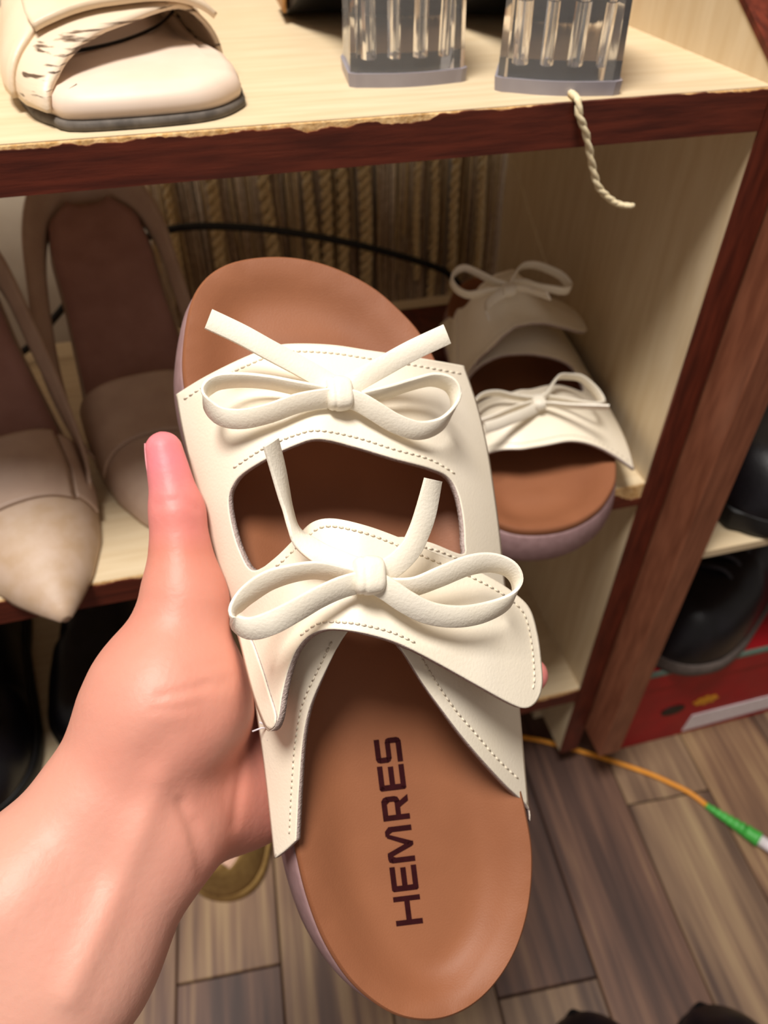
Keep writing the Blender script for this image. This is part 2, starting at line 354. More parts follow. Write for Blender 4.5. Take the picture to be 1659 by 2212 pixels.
def sandal(name, mw, mirror, label, stitches=True, lift=0.0):
    root = empty(name, mw=mw); tag(root, label, 'sandal', 'pair of cream bow sandals')
    sg = -1 if mirror else 1
    ws = lambda P: w_strap(P) + lift*sstep(520, 700, P[:, 0])*(1-.6*sstep(900, 1170, P[:, 0])) + (.016*sstep(1200, 1420, P[:, 1])*sstep(560, 680, P[:, 0])*(1-sstep(880, 1020, P[:, 0])) if lift else 0)
    def put(nm, P3, T, mats, parent=root, **kw):
        P3 = np.array(P3, float).copy(); P3[:, 0] *= sg; T = [tuple(t) for t in T]
        if mirror: T = [t[::-1] for t in T]
        return mesh(nm, P3, T, mats, parent, **kw)
    def upfaces(P3, T):
        P3 = np.asarray(P3); T = np.array(T); a, b, c = (P3[T[:, i]] for i in range(3))
        nz = np.cross(b-a, c-a)[:, 2]; T[nz < 0] = T[nz < 0][:, ::-1]; return T
    # footbed
    P, T = cdt(foot_poly, [], 26); P3 = Lp(P, w_foot(P)); T = upfaces(P3, T)
    ring = Lp(foot_poly, .003); cen = ring[:, :2].mean(0)
    def off(d, w):
        q = ring[:, :2]; t = np.roll(q, -1, 0)-np.roll(q, 1, 0); t /= np.linalg.norm(t, axis=1)[:, None]; nn = np.stack([t[:, 1], -t[:, 0]], 1)
        if (nn*(q-cen)).sum() < 0: nn = -nn
        return np.column_stack([q+nn*d, np.full(len(q), w)])
    n = len(ring)
    def skirt(levels):
        V = np.concatenate(levels); F = []
        for k in range(len(levels)-1):
            for i in range(n): F.append((k*n+i, k*n+(i+1) % n, (k+1)*n+(i+1) % n, (k+1)*n+i))
        return V, F
    V2, F2 = skirt([off(0, .003), off(.0009, .0022), off(.0013, .0005), off(.0012, -.0022)])
    allV = np.concatenate([P3, V2]); fb = put('footbed', allV, [tuple(t) for t in T]+[tuple(i+len(P3) for i in f) for f in F2], 'footbed')
    fixn(fb)
    # sole
    lv = [off(-.003, -.012), off(.0006, -.0018), off(.0022, -.004), off(.0038, -.012), off(.0046, -.021), off(.0036, -.0245), off(.0, -.026)]
    V, F = skirt(lv); F.append(tuple(len(V)-n+i for i in range(n)))
    fixn(put('sole', V, F, 'mauve'))
    # printed lettering
    e1 = np.array([-43., -349.]); e1 /= np.linalg.norm(e1); e2 = np.array([e1[1], -e1[0]]); e2 = e2 if e2[0] < 0 else -e2
    O = np.array([914., 1994.]); cap = 58.
    T_ = .20
    def bar(x0, y0, x1, y1): return [(x0, y0), (x1, y0), (x1, y1), (x0, y1)]
    GL = {'H': (63, [bar(0, 0, T_, 1), bar(.9, 0, 1.09, 1), bar(T_, .4, .9, .6)]),
          'E': (54, [bar(.06, 0, .93, T_), bar(0, .06, .21, .94), bar(.06, .8, .93, 1), bar(.21, .4, .88, .6), [(0, .06), (.06, 0), (.21, .1), (.1, .2)], [(0, .94), (.06, 1), (.2, .9), (.1, .8)]]),
          'M': (79, [[(0, 0), (.2, 0), (.2, .7), (.16, .9), (0, .85)], [(0, .85), (.05, .97), (.16, 1), (.34, 1), (.2, .7), (.1, .7)], [(.2, .95), (.38, 1), (.72, .2), (.62, 0), (.56, .08)], [(.62, .22), (.74, 0), (1.12, .98), (.95, .95)], [(.62, 0), (.76, 0), (.72, .24), (.62, .24)], [(1.16, 0), (1.36, 0), (1.36, .85), (1.2, 1), (1.0, 1), (1.16, .72)]]),
          'R': (52, [bar(0, 0, .2, 1), bar(.15, .8, .74, 1), [(.74, 1), (.86, .92), (.9, .8), (.7, .7), (.6, .82)], bar(.7, .5, .9, .82), [(.9, .5), (.86, .38), (.74, .32), (.6, .42), (.7, .55)], bar(.2, .32, .74, .51), [(.46, .34), (.68, .36), (.92, 0), (.68, 0)]]),
          'S': (53, [bar(0, 0, .78, .2), [(.78, 0), (.88, .06), (.92, .16), (.72, .24), (.68, .12)], bar(.72, .14, .92, .46), [(.92, .46), (.88, .56), (.76, .6), (.66, .48), (.72, .4)], bar(.14, .41, .78, .6), [(.2, .41), (.06, .46), (.01, .56), (.22, .62)], bar(.01, .54, .21, .86), [(.01, .84), (.05, .95), (.16, 1), (.26, .88), (.2, .78)], bar(.14, .8, .9, 1)])}
    off0 = [0, 74, 136, 228, 293, 353]; mb = MB()
    for ch, x0 in zip('HEMRES', off0):
        for pl in GL[ch][1]:
            q = []
            for (lx, ly) in pl: q.append(O + e1*(x0+lx*cap) + e2*(ly*cap))
            q = np.array(q); mid = w_foot(q); L3 = Lp(q, mid+.00035)
            f = tuple(range(len(q)))
            v = L3[f[0]]; nz = np.cross(L3[1]-L3[0], L3[2]-L3[1])[2]
            mb.add(L3, [f if nz > 0 else f[::-1]])
    put('lettering', mb.v, mb.f, 'print', fb, smooth=False)
    # upper shell
    outer = np.concatenate([spline(FRONT, 9)[:-1], spline(OR, 10)[:-1], spline(VNOTCH[1:], 9)[:-1] if False else spline(VNOTCH, 9)[:-1], spline([(640, 1815), (615, 1838), (592, 1855)], 9)[:-1], spline(OL[::-1], 10)[:-1]])
    hole = spline(HOLE, 9, True)
    P, T = cdt(outer, [hole], 13, (4, 9, 15, 23)); P3 = Lp(P, w_base(P)); T = upfaces(P3, T)
    up = put('upper', P3, T, ['cream', 'felt']); solid(up, .0019, -1, 1)
    SP = [(505, 1335), (518, 1280), (545, 1246), (600, 1200), (640, 1160), (675, 1128), (720, 1120), (790, 1135), (860, 1160), (930, 1190), (1000, 1220), (1060, 1248), (1110, 1280), (1145, 1315), (1162, 1370), (1170, 1430), (1172, 1480), (1160, 1515), (1135, 1530), (1100, 1518), (1040, 1485), (960, 1440), (900, 1408), (850, 1385), (790, 1368), (740, 1360), (700, 1360), (665, 1375), (640, 1405), (622, 1450), (610, 1500), (602, 1550), (590, 1576), (572, 1572), (545, 1500), (520, 1400)]
    so = spline(SP, 9, True); P, T = cdt(so, [], 13, (4, 9, 15, 23)); P3 = Lp(P, ws(P)); T = upfaces(P3, T)
    st = put('instep_strap', P3, T, ['cream', 'felt']); solid(st, .0020, -1, 1)
    bo = spline([(512, 1352), (540, 1376), (562, 1432), (580, 1490), (597, 1548), (588, 1573), (572, 1568), (545, 1498), (522, 1408)], 9, True)
    P, T = cdt(bo, [], 9, (5,)); P3 = Lp(P, ws(P)+.0011); T = upfaces(P3, T); solid(put('strap_binding', P3, T, ['cream', 'felt'], st), .0012, -1, 1)
    # stitched seams
    def stitching(paths, wf, parent):
        mb = MB()
        for pth in paths:
            q = spline(pth, 2); seg = np.r_[0, np.cumsum(np.linalg.norm(np.diff(q, axis=0), axis=1))]
            s = 0
            while s+9 < seg[-1]:
                a = np.array([np.interp(s+k, seg, q[:, 0]) for k in (0, 4.5, 9)]); b = np.array([np.interp(s+k, seg, q[:, 1]) for k in (0, 4.5, 9)])
                pp = np.stack([a, b], 1); P3 = Lp(pp, wf(pp)+np.array([.0000, .00035, .0000])); mb.tube([Vector(p) for p in P3], .00034, 5); s += 14
        put('stitching', mb.v, mb.f, 'stitch', parent)['kind'] = 'stuff'
    if stitches:
        stitching([[(398, 862), (450, 830), (530, 791), (600, 763), (645, 759), (720, 763), (800, 775), (900, 790), (1000, 808)],
                   [(505, 1010), (570, 968), (640, 939), (690, 930), (770, 945), (850, 970), (930, 993), (985, 1025)],
                   [(625, 1800), (630, 1700), (638, 1600), (654, 1520), (690, 1440), (722, 1376)],
                   [(898, 1400), (940, 1470), (985, 1535), (1025, 1582), (1075, 1640), (1128, 1690)],
                   [(1000, 1212), (940, 1188), (880, 1176)]], w_base, up)
        stitching([[(575, 1240), (612, 1210), (650, 1174), (685, 1143), (722, 1137), (790, 1152), (860, 1178), (930, 1208), (1000, 1238), (1060, 1268), (1105, 1297), (1133, 1328), (1146, 1375), (1153, 1430), (1154, 1475), (1145, 1500)],
                   [(650, 1372), (690, 1346), (740, 1344), (790, 1351), (850, 1367), (900, 1390)]], ws, st)
        mbs = MB()   # frayed threads at the strap end
        for a, b in (((585, 1572, .004), (545, 1580, .004)), ((582, 1575, .004), (560, 1560, .006)), ((590, 1578, .003), (578, 1600, .003))):
            A = Lp([a[:2]], a[2])[0]; B = Lp([b[:2]], b[2])[0]; mbs.tube([A, (A+B)/2+np.array([0, .0006, .0006]), B], .0003, 5)
        put('loose_threads', mbs.v, mbs.f, 'label_white', st)
    # bows: closed ribbon strips
    def ribbon(nm, pts, parent, wid=.0068, th=.0013, cut=0):
        """pts: (px, py, w, flat) ; flat = how far the strip lies with its face up (1) or stands on edge (0)"""
        q = spline(pts, 7); c = Lp(q[:, :2], q[:, 2]); fl = np.clip(q[:, 3], -1, 1)*(.5 if lift else 1)
        t = np.gradient(c, axis=0); t /= np.linalg.norm(t, axis=1)[:, None]
        pr = np.stack([-t[:, 1], t[:, 0], 0*t[:, 0]], 1); pr /= np.linalg.norm(pr, axis=1)[:, None]+1e-9
        wdv = pr*fl[:, None] + np.array([0, 0, 1])*np.sqrt(np.maximum(0, 1-fl**2))[:, None]
        wdv -= t*(wdv*t).sum(1)[:, None]; wdv /= np.linalg.norm(wdv, axis=1)[:, None]
        nn = np.cross(t, wdv); V = []; F = []
        prof = [(-.5, -.32), (-.46, -.5), (.46, -.5), (.5, -.32), (.5, .32), (.46, .5), (.0, .62), (-.46, .5), (-.5, .32)]; k = len(prof)
        for i in range(len(c)):
            for a, b in prof: V.append(c[i]+wdv[i]*a*wid+nn[i]*b*th)
        for i in range(len(c)-1):
            for j in range(k): F.append((i*k+j, i*k+(j+1) % k, (i+1)*k+(j+1) % k, (i+1)*k+j))
        F.append(tuple(range(k))[::-1]); F.append(tuple((len(c)-1)*k+j for j in range(k)))
        o = fixn(put(nm, V, F, 'cream_rib', parent)); md = o.modifiers.new('edges', 'EDGE_SPLIT'); md.split_angle = math.radians(50); return o
    def knot(px, py, w, ru, rv, rw, ang):
        c = Lp([(px, py)], w)[0]; V = []; F = []; nu, nv = 20, 24; ca_, sa_ = math.cos(ang), math.sin(ang)
        for i in range(nu+1):
            a = -1+2*i/nu; r = (1-abs(a)**5)**.35 if abs(a) < 1 else 0; r *= (1+.02*math.cos(a*5)-.07*math.exp(-((a+.35)/.07)**2))
            for j in range(nv):
                b = 2*math.pi*j/nv; cb_, sb_ = math.cos(b), math.sin(b)
                x = a*ru; y = math.copysign(abs(cb_)**.75, cb_)*rv*r; z = math.copysign(abs(sb_)**.75, sb_)*rw*r
                V.append((c[0]+x*ca_-y*sa_, c[1]+x*sa_+y*ca_, c[2]+z))
        for i in range(nu):
            for j in range(nv): F.append((i*nv+j, i*nv+(j+1) % nv, (i+1)*nv+(j+1) % nv, (i+1)*nv+j))
        return fixn(put('bow_knot', V, F, 'cream_rib'))
    U1 = lambda pts: [(p[0], p[1], p[2]+(.009*min(1, max(0, (p[1]-855)/60)) if lift else 0), p[3]) for p in pts]
    k1 = knot(732, 850, .0405, .0046, .0058, .0042, math.radians(-6))
    ribbon('bow_loop', U1([(728, 858, .041, -.72), (690, 862, .0415, -.72), (640, 872, .041, -.75), (580, 893, .039, -.75), (520, 905, .036, -.75), (475, 898, .034, -.6), (447, 872, .0335, -.2), (445, 845, .034, .35), (470, 826, .035, .4), (520, 821, .037, .3), (580, 826, .039, .25), (640, 838, .040, .3), (700, 850, .040, .4)]), k1)
    ribbon('bow_loop', U1([(742, 858, .041, .75), (775, 868, .0415, .75), (810, 888, .041, .8), (855, 915, .039, .8), (905, 930, .037, .75), (950, 918, .036, .5), (978, 885, .036, .15), (984, 855, .036, -.2), (970, 830, .037, -.35), (935, 820, .038, -.3), (890, 830, .039, -.25), (840, 846, .040, -.3), (780, 862, .040, -.4)]), k1)
    ribbon('bow_tail', U1([(735, 842, .0395, 1), (690, 815, .040, 1), (640, 787, .041, 1), (580, 755, .0425, 1), (520, 722, .044, 1), (450, 689, .046, 1)]), k1, .0070)
    ribbon('bow_tail', U1([(745, 838, .0405, 1), (780, 818, .042, .97), (830, 790, .043, .95), (890, 757, .045, .95), (965, 722, .047, .95)]), k1, .0070)
    UP = lambda pts: [(p[0], p[1], p[2]+lift+(.007+.013*min(1, max(0, (p[1]-1250)/100)) if lift else 0), p[3]) for p in pts]
    k2 = knot(796, 1243, .0635+lift+(.006 if lift else 0), .0048, .0056, .0046, math.radians(-10))
    ribbon('bow_loop', UP([(790, 1255, .0635, -.8), (740, 1268, .064, -.8), (690, 1290, .064, -.8), (640, 1318, .063, -.85), (585, 1346, .061, -.9), (540, 1358, .058, -.75), (508, 1345, .056, -.35), (505, 1322, .056, .35), (530, 1290, .057, .65), (575, 1257, .060, .7), (625, 1240, .062, .6), (680, 1232, .063, .55), (730, 1240, .062, .5), (780, 1250, .061, .5)]), k2, .0070)
    ribbon('bow_loop', UP([(805, 1255, .0635, .8), (840, 1275, .064, .85), (880, 1302, .063, .85), (930, 1325, .061, .85), (990, 1332, .059, .85), (1050, 1322, .057, .8), (1100, 1298, .056, .55), (1116, 1262, .056, .05), (1100, 1230, .057, -.45), (1060, 1216, .058, -.7), (1010, 1222, .060, -.8), (950, 1246, .061, -.8), (890, 1268, .061, -.7), (830, 1268, .061, -.6)]), k2, .0070)
    ribbon('bow_tail', UP([(785, 1232, .0615, .95), (740, 1216, .061, 1), (695, 1198, .060, 1), (655, 1170, .059, .9), (634, 1140, .0585, .55), (622, 1100, .059, .5), (612, 1060, .061, .6), (600, 1010, .064, .7), (585, 955, .068, .75)]), k2, .0066)
    ribbon('bow_tail', UP([(815, 1238, .0625, .9), (850, 1222, .063, .95), (885, 1188, .064, .95), (905, 1150, .065, .95), (920, 1105, .067, .95), (936, 1036, .070, .85)]), k2, .0070)
    return root
sandal('bow_sandal', MHELD, False, 'cream leather slide sandal with two bows, held up by the hand')
# the other sandal of the pair stands on the middle shelf, toe over the front edge
def mate_matrix(x, y, a):
    n = Vector((0, 0, 1)); v = Vector((math.sin(a), -math.cos(a), 0)); u = v.cross(n)
    R_ = (Matrix(((u.x, v.x, 0), (u.y, v.y, 0), (0, 0, 1))) @ Matrix.Rotation(MTILT, 3, 'X')).to_4x4()   # heel propped up
    return Matrix.Translation((x, y, S2+.0490)) @ R_
MTILT = -.10
sandal('bow_sandal', mate_matrix(.2285, .222, -.20), True, 'cream leather slide sandal with two bows, standing in the shelf beside the side panel', lift=.012)
pb = empty('wooden_block', (.205, .205, S2)); tag(pb, 'dark reddish-brown wooden block propping the heel of the shelf sandal', 'block')
bevel(MB().box((-.045, -.04, 0), (.045, .045, .0172)).build('block_body', 'brown', pb), .002)
bevel(MB().box((-.047, -.042, .0137), (.047, .047, .0176)).build('block_top', 'brown_v', pb), .001)

# ================================================================== HAND AND FOREARM (one continuous surface)
def surface_nets(Fv, org, h):
    S = Fv < 0; n = [k-1 for k in Fv.shape]
    acc = np.zeros((*n, 3), np.float32); cnt = np.zeros(n, np.float32)
    cor = [(i, j, k) for i in (0, 1) for j in (0, 1) for k in (0, 1)]
    def sl(A, c): return A[c[0]:c[0]+n[0], c[1]:c[1]+n[1], c[2]:c[2]+n[2]]
    for c0 in cor:
        for ax in range(3):
            if c0[ax]: continue
            c1 = list(c0); c1[ax] = 1
            f0, f1 = sl(Fv, c0), sl(Fv, c1); m = (f0 < 0) != (f1 < 0)
            if not m.any(): continue
            t = f0[m]/(f0[m]-f1[m]); p = np.tile(np.array(c0, np.float32), (len(t), 1)); p[:, ax] += t
            acc[m] += p; cnt[m] += 1
    act = cnt > 0; idx = -np.ones(n, int); idx[act] = np.arange(act.sum())
    base = np.argwhere(act).astype(np.float32); V = org + (base + acc[act]/cnt[act][:, None])*h
    Q = []
    for ax in range(3):
        b, c = [(1, 2), (2, 0), (0, 1)][ax]
        f0 = np.take(S, range(0, Fv.shape[ax]-1), ax); f1 = np.take(S, range(1, Fv.shape[ax]), ax)
        E_ = np.argwhere(f0 != f1); sg = f0[tuple(E_.T)]
        ok = (E_[:, b] > 0) & (E_[:, c] > 0) & (E_[:, b] < Fv.shape[b]-1) & (E_[:, c] < Fv.shape[c]-1); E_ = E_[ok]; sg = sg[ok]
        def ci(db, dc): e = E_.copy(); e[:, b] -= db; e[:, c] -= dc; return idx[tuple(e.T)]
        q = np.stack([ci(1, 1), ci(0, 1), ci(0, 0), ci(1, 0)], 1); q[~sg] = q[~sg][:, ::-1]; Q.append(q)
    return V, np.concatenate(Q)
def HS(px, py, w):      # world point from pixel + height over the held sandal's footbed plane
    return np.array(MHELD @ Vector(Lp([(px, py)], w)[0]))
def HD(px, py, d): return np.array(at_depth(px, py, d))
prims = []   # (a, b, ra, rb, k)
def cone(a, b, ra, rb, k=.006): prims.append((a, b, ra, rb, k))
MM = .001
# forearm and wrist: two side-by-side cones make a flattened section
ad = np.array(CR)*.615 - np.array(CU)*.788
A0, A1, A2, A3 = HD(-330, 2600, .205), HD(108, 2010, .232), HD(300, 1742, .248), HD(395, 1600, .260)
for sgn, ra in ((-1, 1.0), (1, 1.0)):
    cone(A0+ad*sgn*14*MM, A1+ad*sgn*12*MM, 24*MM, 23.5*MM, .012)
    cone(A1+ad*sgn*12*MM, A2+ad*sgn*11.5*MM, 23.5*MM, 19.5*MM, .012)
# thenar mass, thumb
T0, T1, T2, T3 = HS(362, 1520, -.004), HS(399, 1300, .000), HS(383, 1105, .004), HS(354, 972, .006)
cone(A2-ad*8*MM, T0, 20*MM, 24*MM, .014)
cone(T0, T1, 24*MM, 13.6*MM, .012)
cone(T1, T2, 13.6*MM, 9.0*MM, .008)
cone(T2, T3, 9.0*MM, 6.6*MM, .004)
# palm running under the sole
P0, P1, P2 = HS(470, 1700, -.030), HS(600, 1560, -.050), HS(640, 1400, -.050)
cone(T0, HS(500, 1560, -.036), 23*MM, 17*MM, .014)
cone(A2+ad*10*MM, P0, 19*MM, 21*MM, .012)
cone(P0, HS(545, 1705, -.034), 21*MM, 17.5*MM, .010)
cone(HS(545, 1705, -.034), HS(700, 1640, -.052), 17*MM, 13*MM, .010)
cone(P0, P1, 20*MM, 13*MM, .012); cone(P1, P2, 13*MM, 12*MM, .010)
cone(HS(500, 1560, -.036), P2, 15*MM, 12*MM, .010)
# four fingers across the underside, closing on the far edge
def finger(pts, rs):
    for i in range(len(pts)-1): cone(pts[i], pts[i+1], rs[i]*MM, rs[i+1]*MM, .0035)
finger([HS(640, 1395, -.050), HS(830, 1395, -.0385), HS(1020, 1415, -.0375), HS(1146, 1458, -.018)], [11, 9.2, 8.4, 7.2])
finger([HS(670, 1500, -.052), HS(860, 1500, -.0388), HS(1000, 1520, -.0375), HS(1060, 1540, -.0362)], [11, 9.4, 8.6, 7.4])
finger([HS(690, 1590, -.052), HS(870, 1605, -.0385), HS(990, 1620, -.037), HS(1050, 1635, -.0357)], [10.5, 9, 8.2, 7])
finger([HS(700, 1660, -.052), HS(840, 1700, -.0375), HS(960, 1725, -.036), HS(1040, 1735, -.0345)], [9.5, 8, 7.2, 6.2])
allp = np.array([p for q in prims for p in q[:2]]); lo = allp.min(0)-.036; hi = allp.max(0)+.036
lo = np.maximum(lo, np.array([-.36, -.42, .20])); hs = .0013
dims = np.ceil((hi-lo)/hs).astype(int)
gx, gy, gz = np.meshgrid(*[np.arange(d, dtype=np.float32)*hs+lo[i] for i, d in enumerate(dims)], indexing='ij')
Fv = np.full(gx.shape, 1.0, np.float32)
for a, b, ra, rb, k in prims:
    mn = np.minimum(a, b)-max(ra, rb)-.03; mx = np.maximum(a, b)+max(ra, rb)+.03
    i0 = np.clip(((mn-lo)/hs).astype(int), 0, dims); i1 = np.clip(((mx-lo)/hs).astype(int)+1, 0, dims); s_ = tuple(slice(p, q) for p, q in zip(i0, i1))
    X, Y, Z = gx[s_]-a[0], gy[s_]-a[1], gz[s_]-a[2]; ba = b-a; L2 = ba@ba
    t = np.clip((X*ba[0]+Y*ba[1]+Z*ba[2])/L2, 0, 1)
    d = np.sqrt((X-ba[0]*t)**2+(Y-ba[1]*t)**2+(Z-ba[2]*t)**2)-(ra+(rb-ra)*t)
    f = Fv[s_]; hh = np.clip(.5+.5*(f-d)/k, 0, 1); Fv[s_] = f+(d-f)*hh-k*hh*(1-hh)
# skin folds: thumb joint and wrist creases pressed in
for pts, r, dep in (([HS(330, 1092, .0105), HS(380, 1084, .0125), HS(425, 1098, .0105)], 0.0022, .0002),
                    ([HS(355, 1465, .0200), HS(420, 1450, .0195), HS(490, 1430, .015)], 0.0022, .0002),
                    ([HS(360, 1500, .0215), HS(430, 1488, .020), HS(500, 1470, .016)], .0020, .0005)):
    for a, b in zip(pts[:-1], pts[1:]):
        mn = np.minimum(a, b)-.012; mx = np.maximum(a, b)+.012
        i0 = np.clip(((mn-lo)/hs).astype(int), 0, dims); i1 = np.clip(((mx-lo)/hs).astype(int)+1, 0, dims); s_ = tuple(slice(p, q) for p, q in zip(i0, i1))
        X, Y, Z = gx[s_]-a[0], gy[s_]-a[1], gz[s_]-a[2]; ba = b-a; t = np.clip((X*ba[0]+Y*ba[1]+Z*ba[2])/(ba@ba), 0, 1)
        d2 = (X-ba[0]*t)**2+(Y-ba[1]*t)**2+(Z-ba[2]*t)**2; Fv[s_] += dep*np.exp(-d2/r**2)
sp_ = Lp(spline(FOOT, 34, True), .003)[:, :2]; near = np.argwhere(Fv < .004)
gp = np.stack([gx[tuple(near.T)], gy[tuple(near.T)], gz[tuple(near.T)]], 1)@MINV[:3, :3].T+MINV[:3, 3]
kk = (gp[:, 2] > -.034) & (gp[:, 2] < .010) & (gp[:, 0] > sp_[:, 0].min()-.012) & (gp[:, 0] < sp_[:, 0].max()+.012); near = near[kk]; gp = gp[kk]
d2 = pdist(gp[:, :2], sp_); d2 = np.where(inside(gp[:, :2], sp_), -d2, d2) - np.interp(gp[:, 2], [-.026, -.0245, -.021, -.012, -.004, .0], [.000, .0036, .0046, .0038, .0022, .0012])
sd_ = np.maximum(d2, np.abs(gp[:, 2]+.0115)-.0145)
ix = tuple(near.T); Fv[ix] = np.maximum(Fv[ix], -(sd_+.0008)).astype(np.float32)
HV, HQ = surface_nets(Fv, lo, hs)
# relax the voxel steps
for it in range(6):
    sm = np.zeros_like(HV); ct = np.zeros(len(HV))
    for i in range(4):
        np.add.at(sm, HQ[:, i], HV[HQ[:, (i+1) % 4]]); np.add.at(ct, HQ[:, i], 1); np.add.at(sm, HQ[:, (i+1) % 4], HV[HQ[:, i]]); np.add.at(ct, HQ[:, (i+1) % 4], 1)
    HV = HV + (sm/ct[:, None]-HV)*(.55 if it % 2 == 0 else -.30)
# creases and the tendon ridge, pressed along the surface normal on the side of the palm
Nr = np.zeros_like(HV); fn = np.cross(HV[HQ[:, 2]]-HV[HQ[:, 0]], HV[HQ[:, 3]]-HV[HQ[:, 1]])
for i in range(4): np.add.at(Nr, HQ[:, i], fn)
Nr /= np.linalg.norm(Nr, axis=1)[:, None]+1e-12
dv = HV-Cn; zc_ = dv@Wn; PX = np.stack([CX+FPX*(dv@Rn)/zc_, CY-FPX*(dv@Un)/zc_], 1); fac = np.clip(-(Nr*dv).sum(1)/np.linalg.norm(dv, axis=1), 0, 1)
for pl, sg_, am in (([(392, 1735), (415, 1790), (430, 1850), (436, 1895)], 13, -.0011), ([(425, 1775), (445, 1835), (450, 1890)], 12, -.0008), ([(340, 1505), (400, 1492), (450, 1476)], 10, -.00035), ([(330, 1535), (390, 1532), (440, 1520)], 10, -.00025),
                    ([(338, 1090), (385, 1080), (425, 1096)], 11, -.0004), ([(525, 1640), (518, 1700), (508, 1780)], 12, -.0010), ([(345, 1690), (290, 1830), (225, 1990), (150, 2150)], 34, .0016), ([(320, 1640), (370, 1590), (440, 1560)], 45, -.0012)):
    HV = HV + Nr*(am*np.exp(-(pdist(PX, np.array(pl, float), False)/sg_)**2)*fac)[:, None]
def skin_mat():
    m = bpy.data.materials.new('skin'); m.use_nodes = True; nt = m.node_tree; N = nt.nodes; Lk = nt.links; b = N['Principled BSDF']
    b.inputs['Roughness'].default_value = .48; b.inputs['Specular IOR Level'].default_value = .4
    b.inputs['Subsurface Weight'].default_value = .25; b.inputs['Subsurface Radius'].default_value = (1, .35, .2); b.inputs['Subsurface Scale'].default_value = .003
    at = N.new('ShaderNodeAttribute'); at.attribute_name = 'flush'; tc = N.new('ShaderNodeTexCoord')
    n = N.new('ShaderNodeTexNoise'); n.inputs['Scale'].default_value = 45; n.inputs['Detail'].default_value = 4; Lk.new(tc.outputs['Object'], n.inputs['Vector'])
    ad_ = N.new('ShaderNodeMath'); ad_.operation = 'MULTIPLY_ADD'; ad_.inputs[1].default_value = .22; Lk.new(n.outputs['Fac'], ad_.inputs[0]); Lk.new(at.outputs['Fac'], ad_.inputs[2])
    r = N.new('ShaderNodeValToRGB'); cr = r.color_ramp; cr.elements[0].position = .08; cr.elements[0].color = lin('D49E8C'); cr.elements[1].position = 1.0; cr.elements[1].color = lin('DE7F88')
    e = cr.elements.new(.5); e.color = lin('CF8371'); Lk.new(ad_.outputs[0], r.inputs[0]); Lk.new(r.outputs[0], b.inputs['Base Color'])
    n2 = N.new('ShaderNodeTexNoise'); n2.inputs['Scale'].default_value = 420; n2.inputs['Detail'].default_value = 4; Lk.new(tc.outputs['Object'], n2.inputs['Vector'])
    bp = N.new('ShaderNodeBump'); bp.inputs['Strength'].default_value = .18; bp.inputs['Distance'].default_value = .0008; Lk.new(n2.outputs['Fac'], bp.inputs['Height']); Lk.new(bp.outputs[0], b.inputs['Normal'])
    return m
SKIN = skin_mat()
porg = HV.mean(0); hand = mesh('person', HV-porg, HQ, SKIN); hand.location = porg
def segd(a, b):
    ba = b-a; t = np.clip(((HV-a)@ba)/(ba@ba), 0, 1); return np.linalg.norm(HV-a-t[:, None]*ba, axis=1)
fl = .62*np.exp(-(segd(T2, T3)/.016)**2) + .40*np.exp(-(np.linalg.norm(HV-T3, axis=1)/.016)**2) + .30*np.exp(-(segd(T0, T1)/.035)**2) + .38*np.exp(-(segd(P0, HS(545, 1705, -.034))/.04)**2)
for q in (HS(1146, 1458, -.018), HS(1060, 1540, -.036), HS(1050, 1635, -.036), HS(1040, 1735, -.0345)): fl += .6*np.exp(-(np.linalg.norm(HV-q, axis=1)/.02)**2)
atr = hand.data.attributes.new('flush', 'FLOAT', 'POINT'); atr.data.foreach_set('value', np.clip(fl, 0, .85).astype(np.float32))
tag(hand, 'bare hand and forearm gripping the raised cream sandal, thumb along its side', 'person')
# thumbnail on the outer side of the thumb tip
M['nail'] = mat('nail', 'E79AA0', .25, 'E2929A', 60, spec=.5)
ax = (T3-T2)/np.linalg.norm(T3-T2); outw = -np.array(CR)*.93 - np.array(CW)*.02 - np.array(CU)*.05 - np.array(CW)*-.30; outw -= ax*(outw@ax); outw /= np.linalg.norm(outw); sd = np.cross(ax, outw)
V = []; F = []; nn_ = 9
for i in range(nn_):
    t = i/(nn_-1)
    for j in range(nn_):
        s = -1+2*j/(nn_-1); wd_ = (1-abs(2*t-1)**4*.35); an = s*.85*wd_
        c = T3-ax*.0085+ax*.0120*t; r = (7.0-1.25*t*t)*MM
        V.append(c+outw*math.cos(an)*r+sd*math.sin(an)*r-porg)
for i in range(nn_-1):
    for j in range(nn_-1): F.append((i*nn_+j, i*nn_+j+1, (i+1)*nn_+j+1, (i+1)*nn_+j))
nail = fixn(mesh('thumb_nail', V, F, 'nail', hand)); solid(nail, .0006, 0)

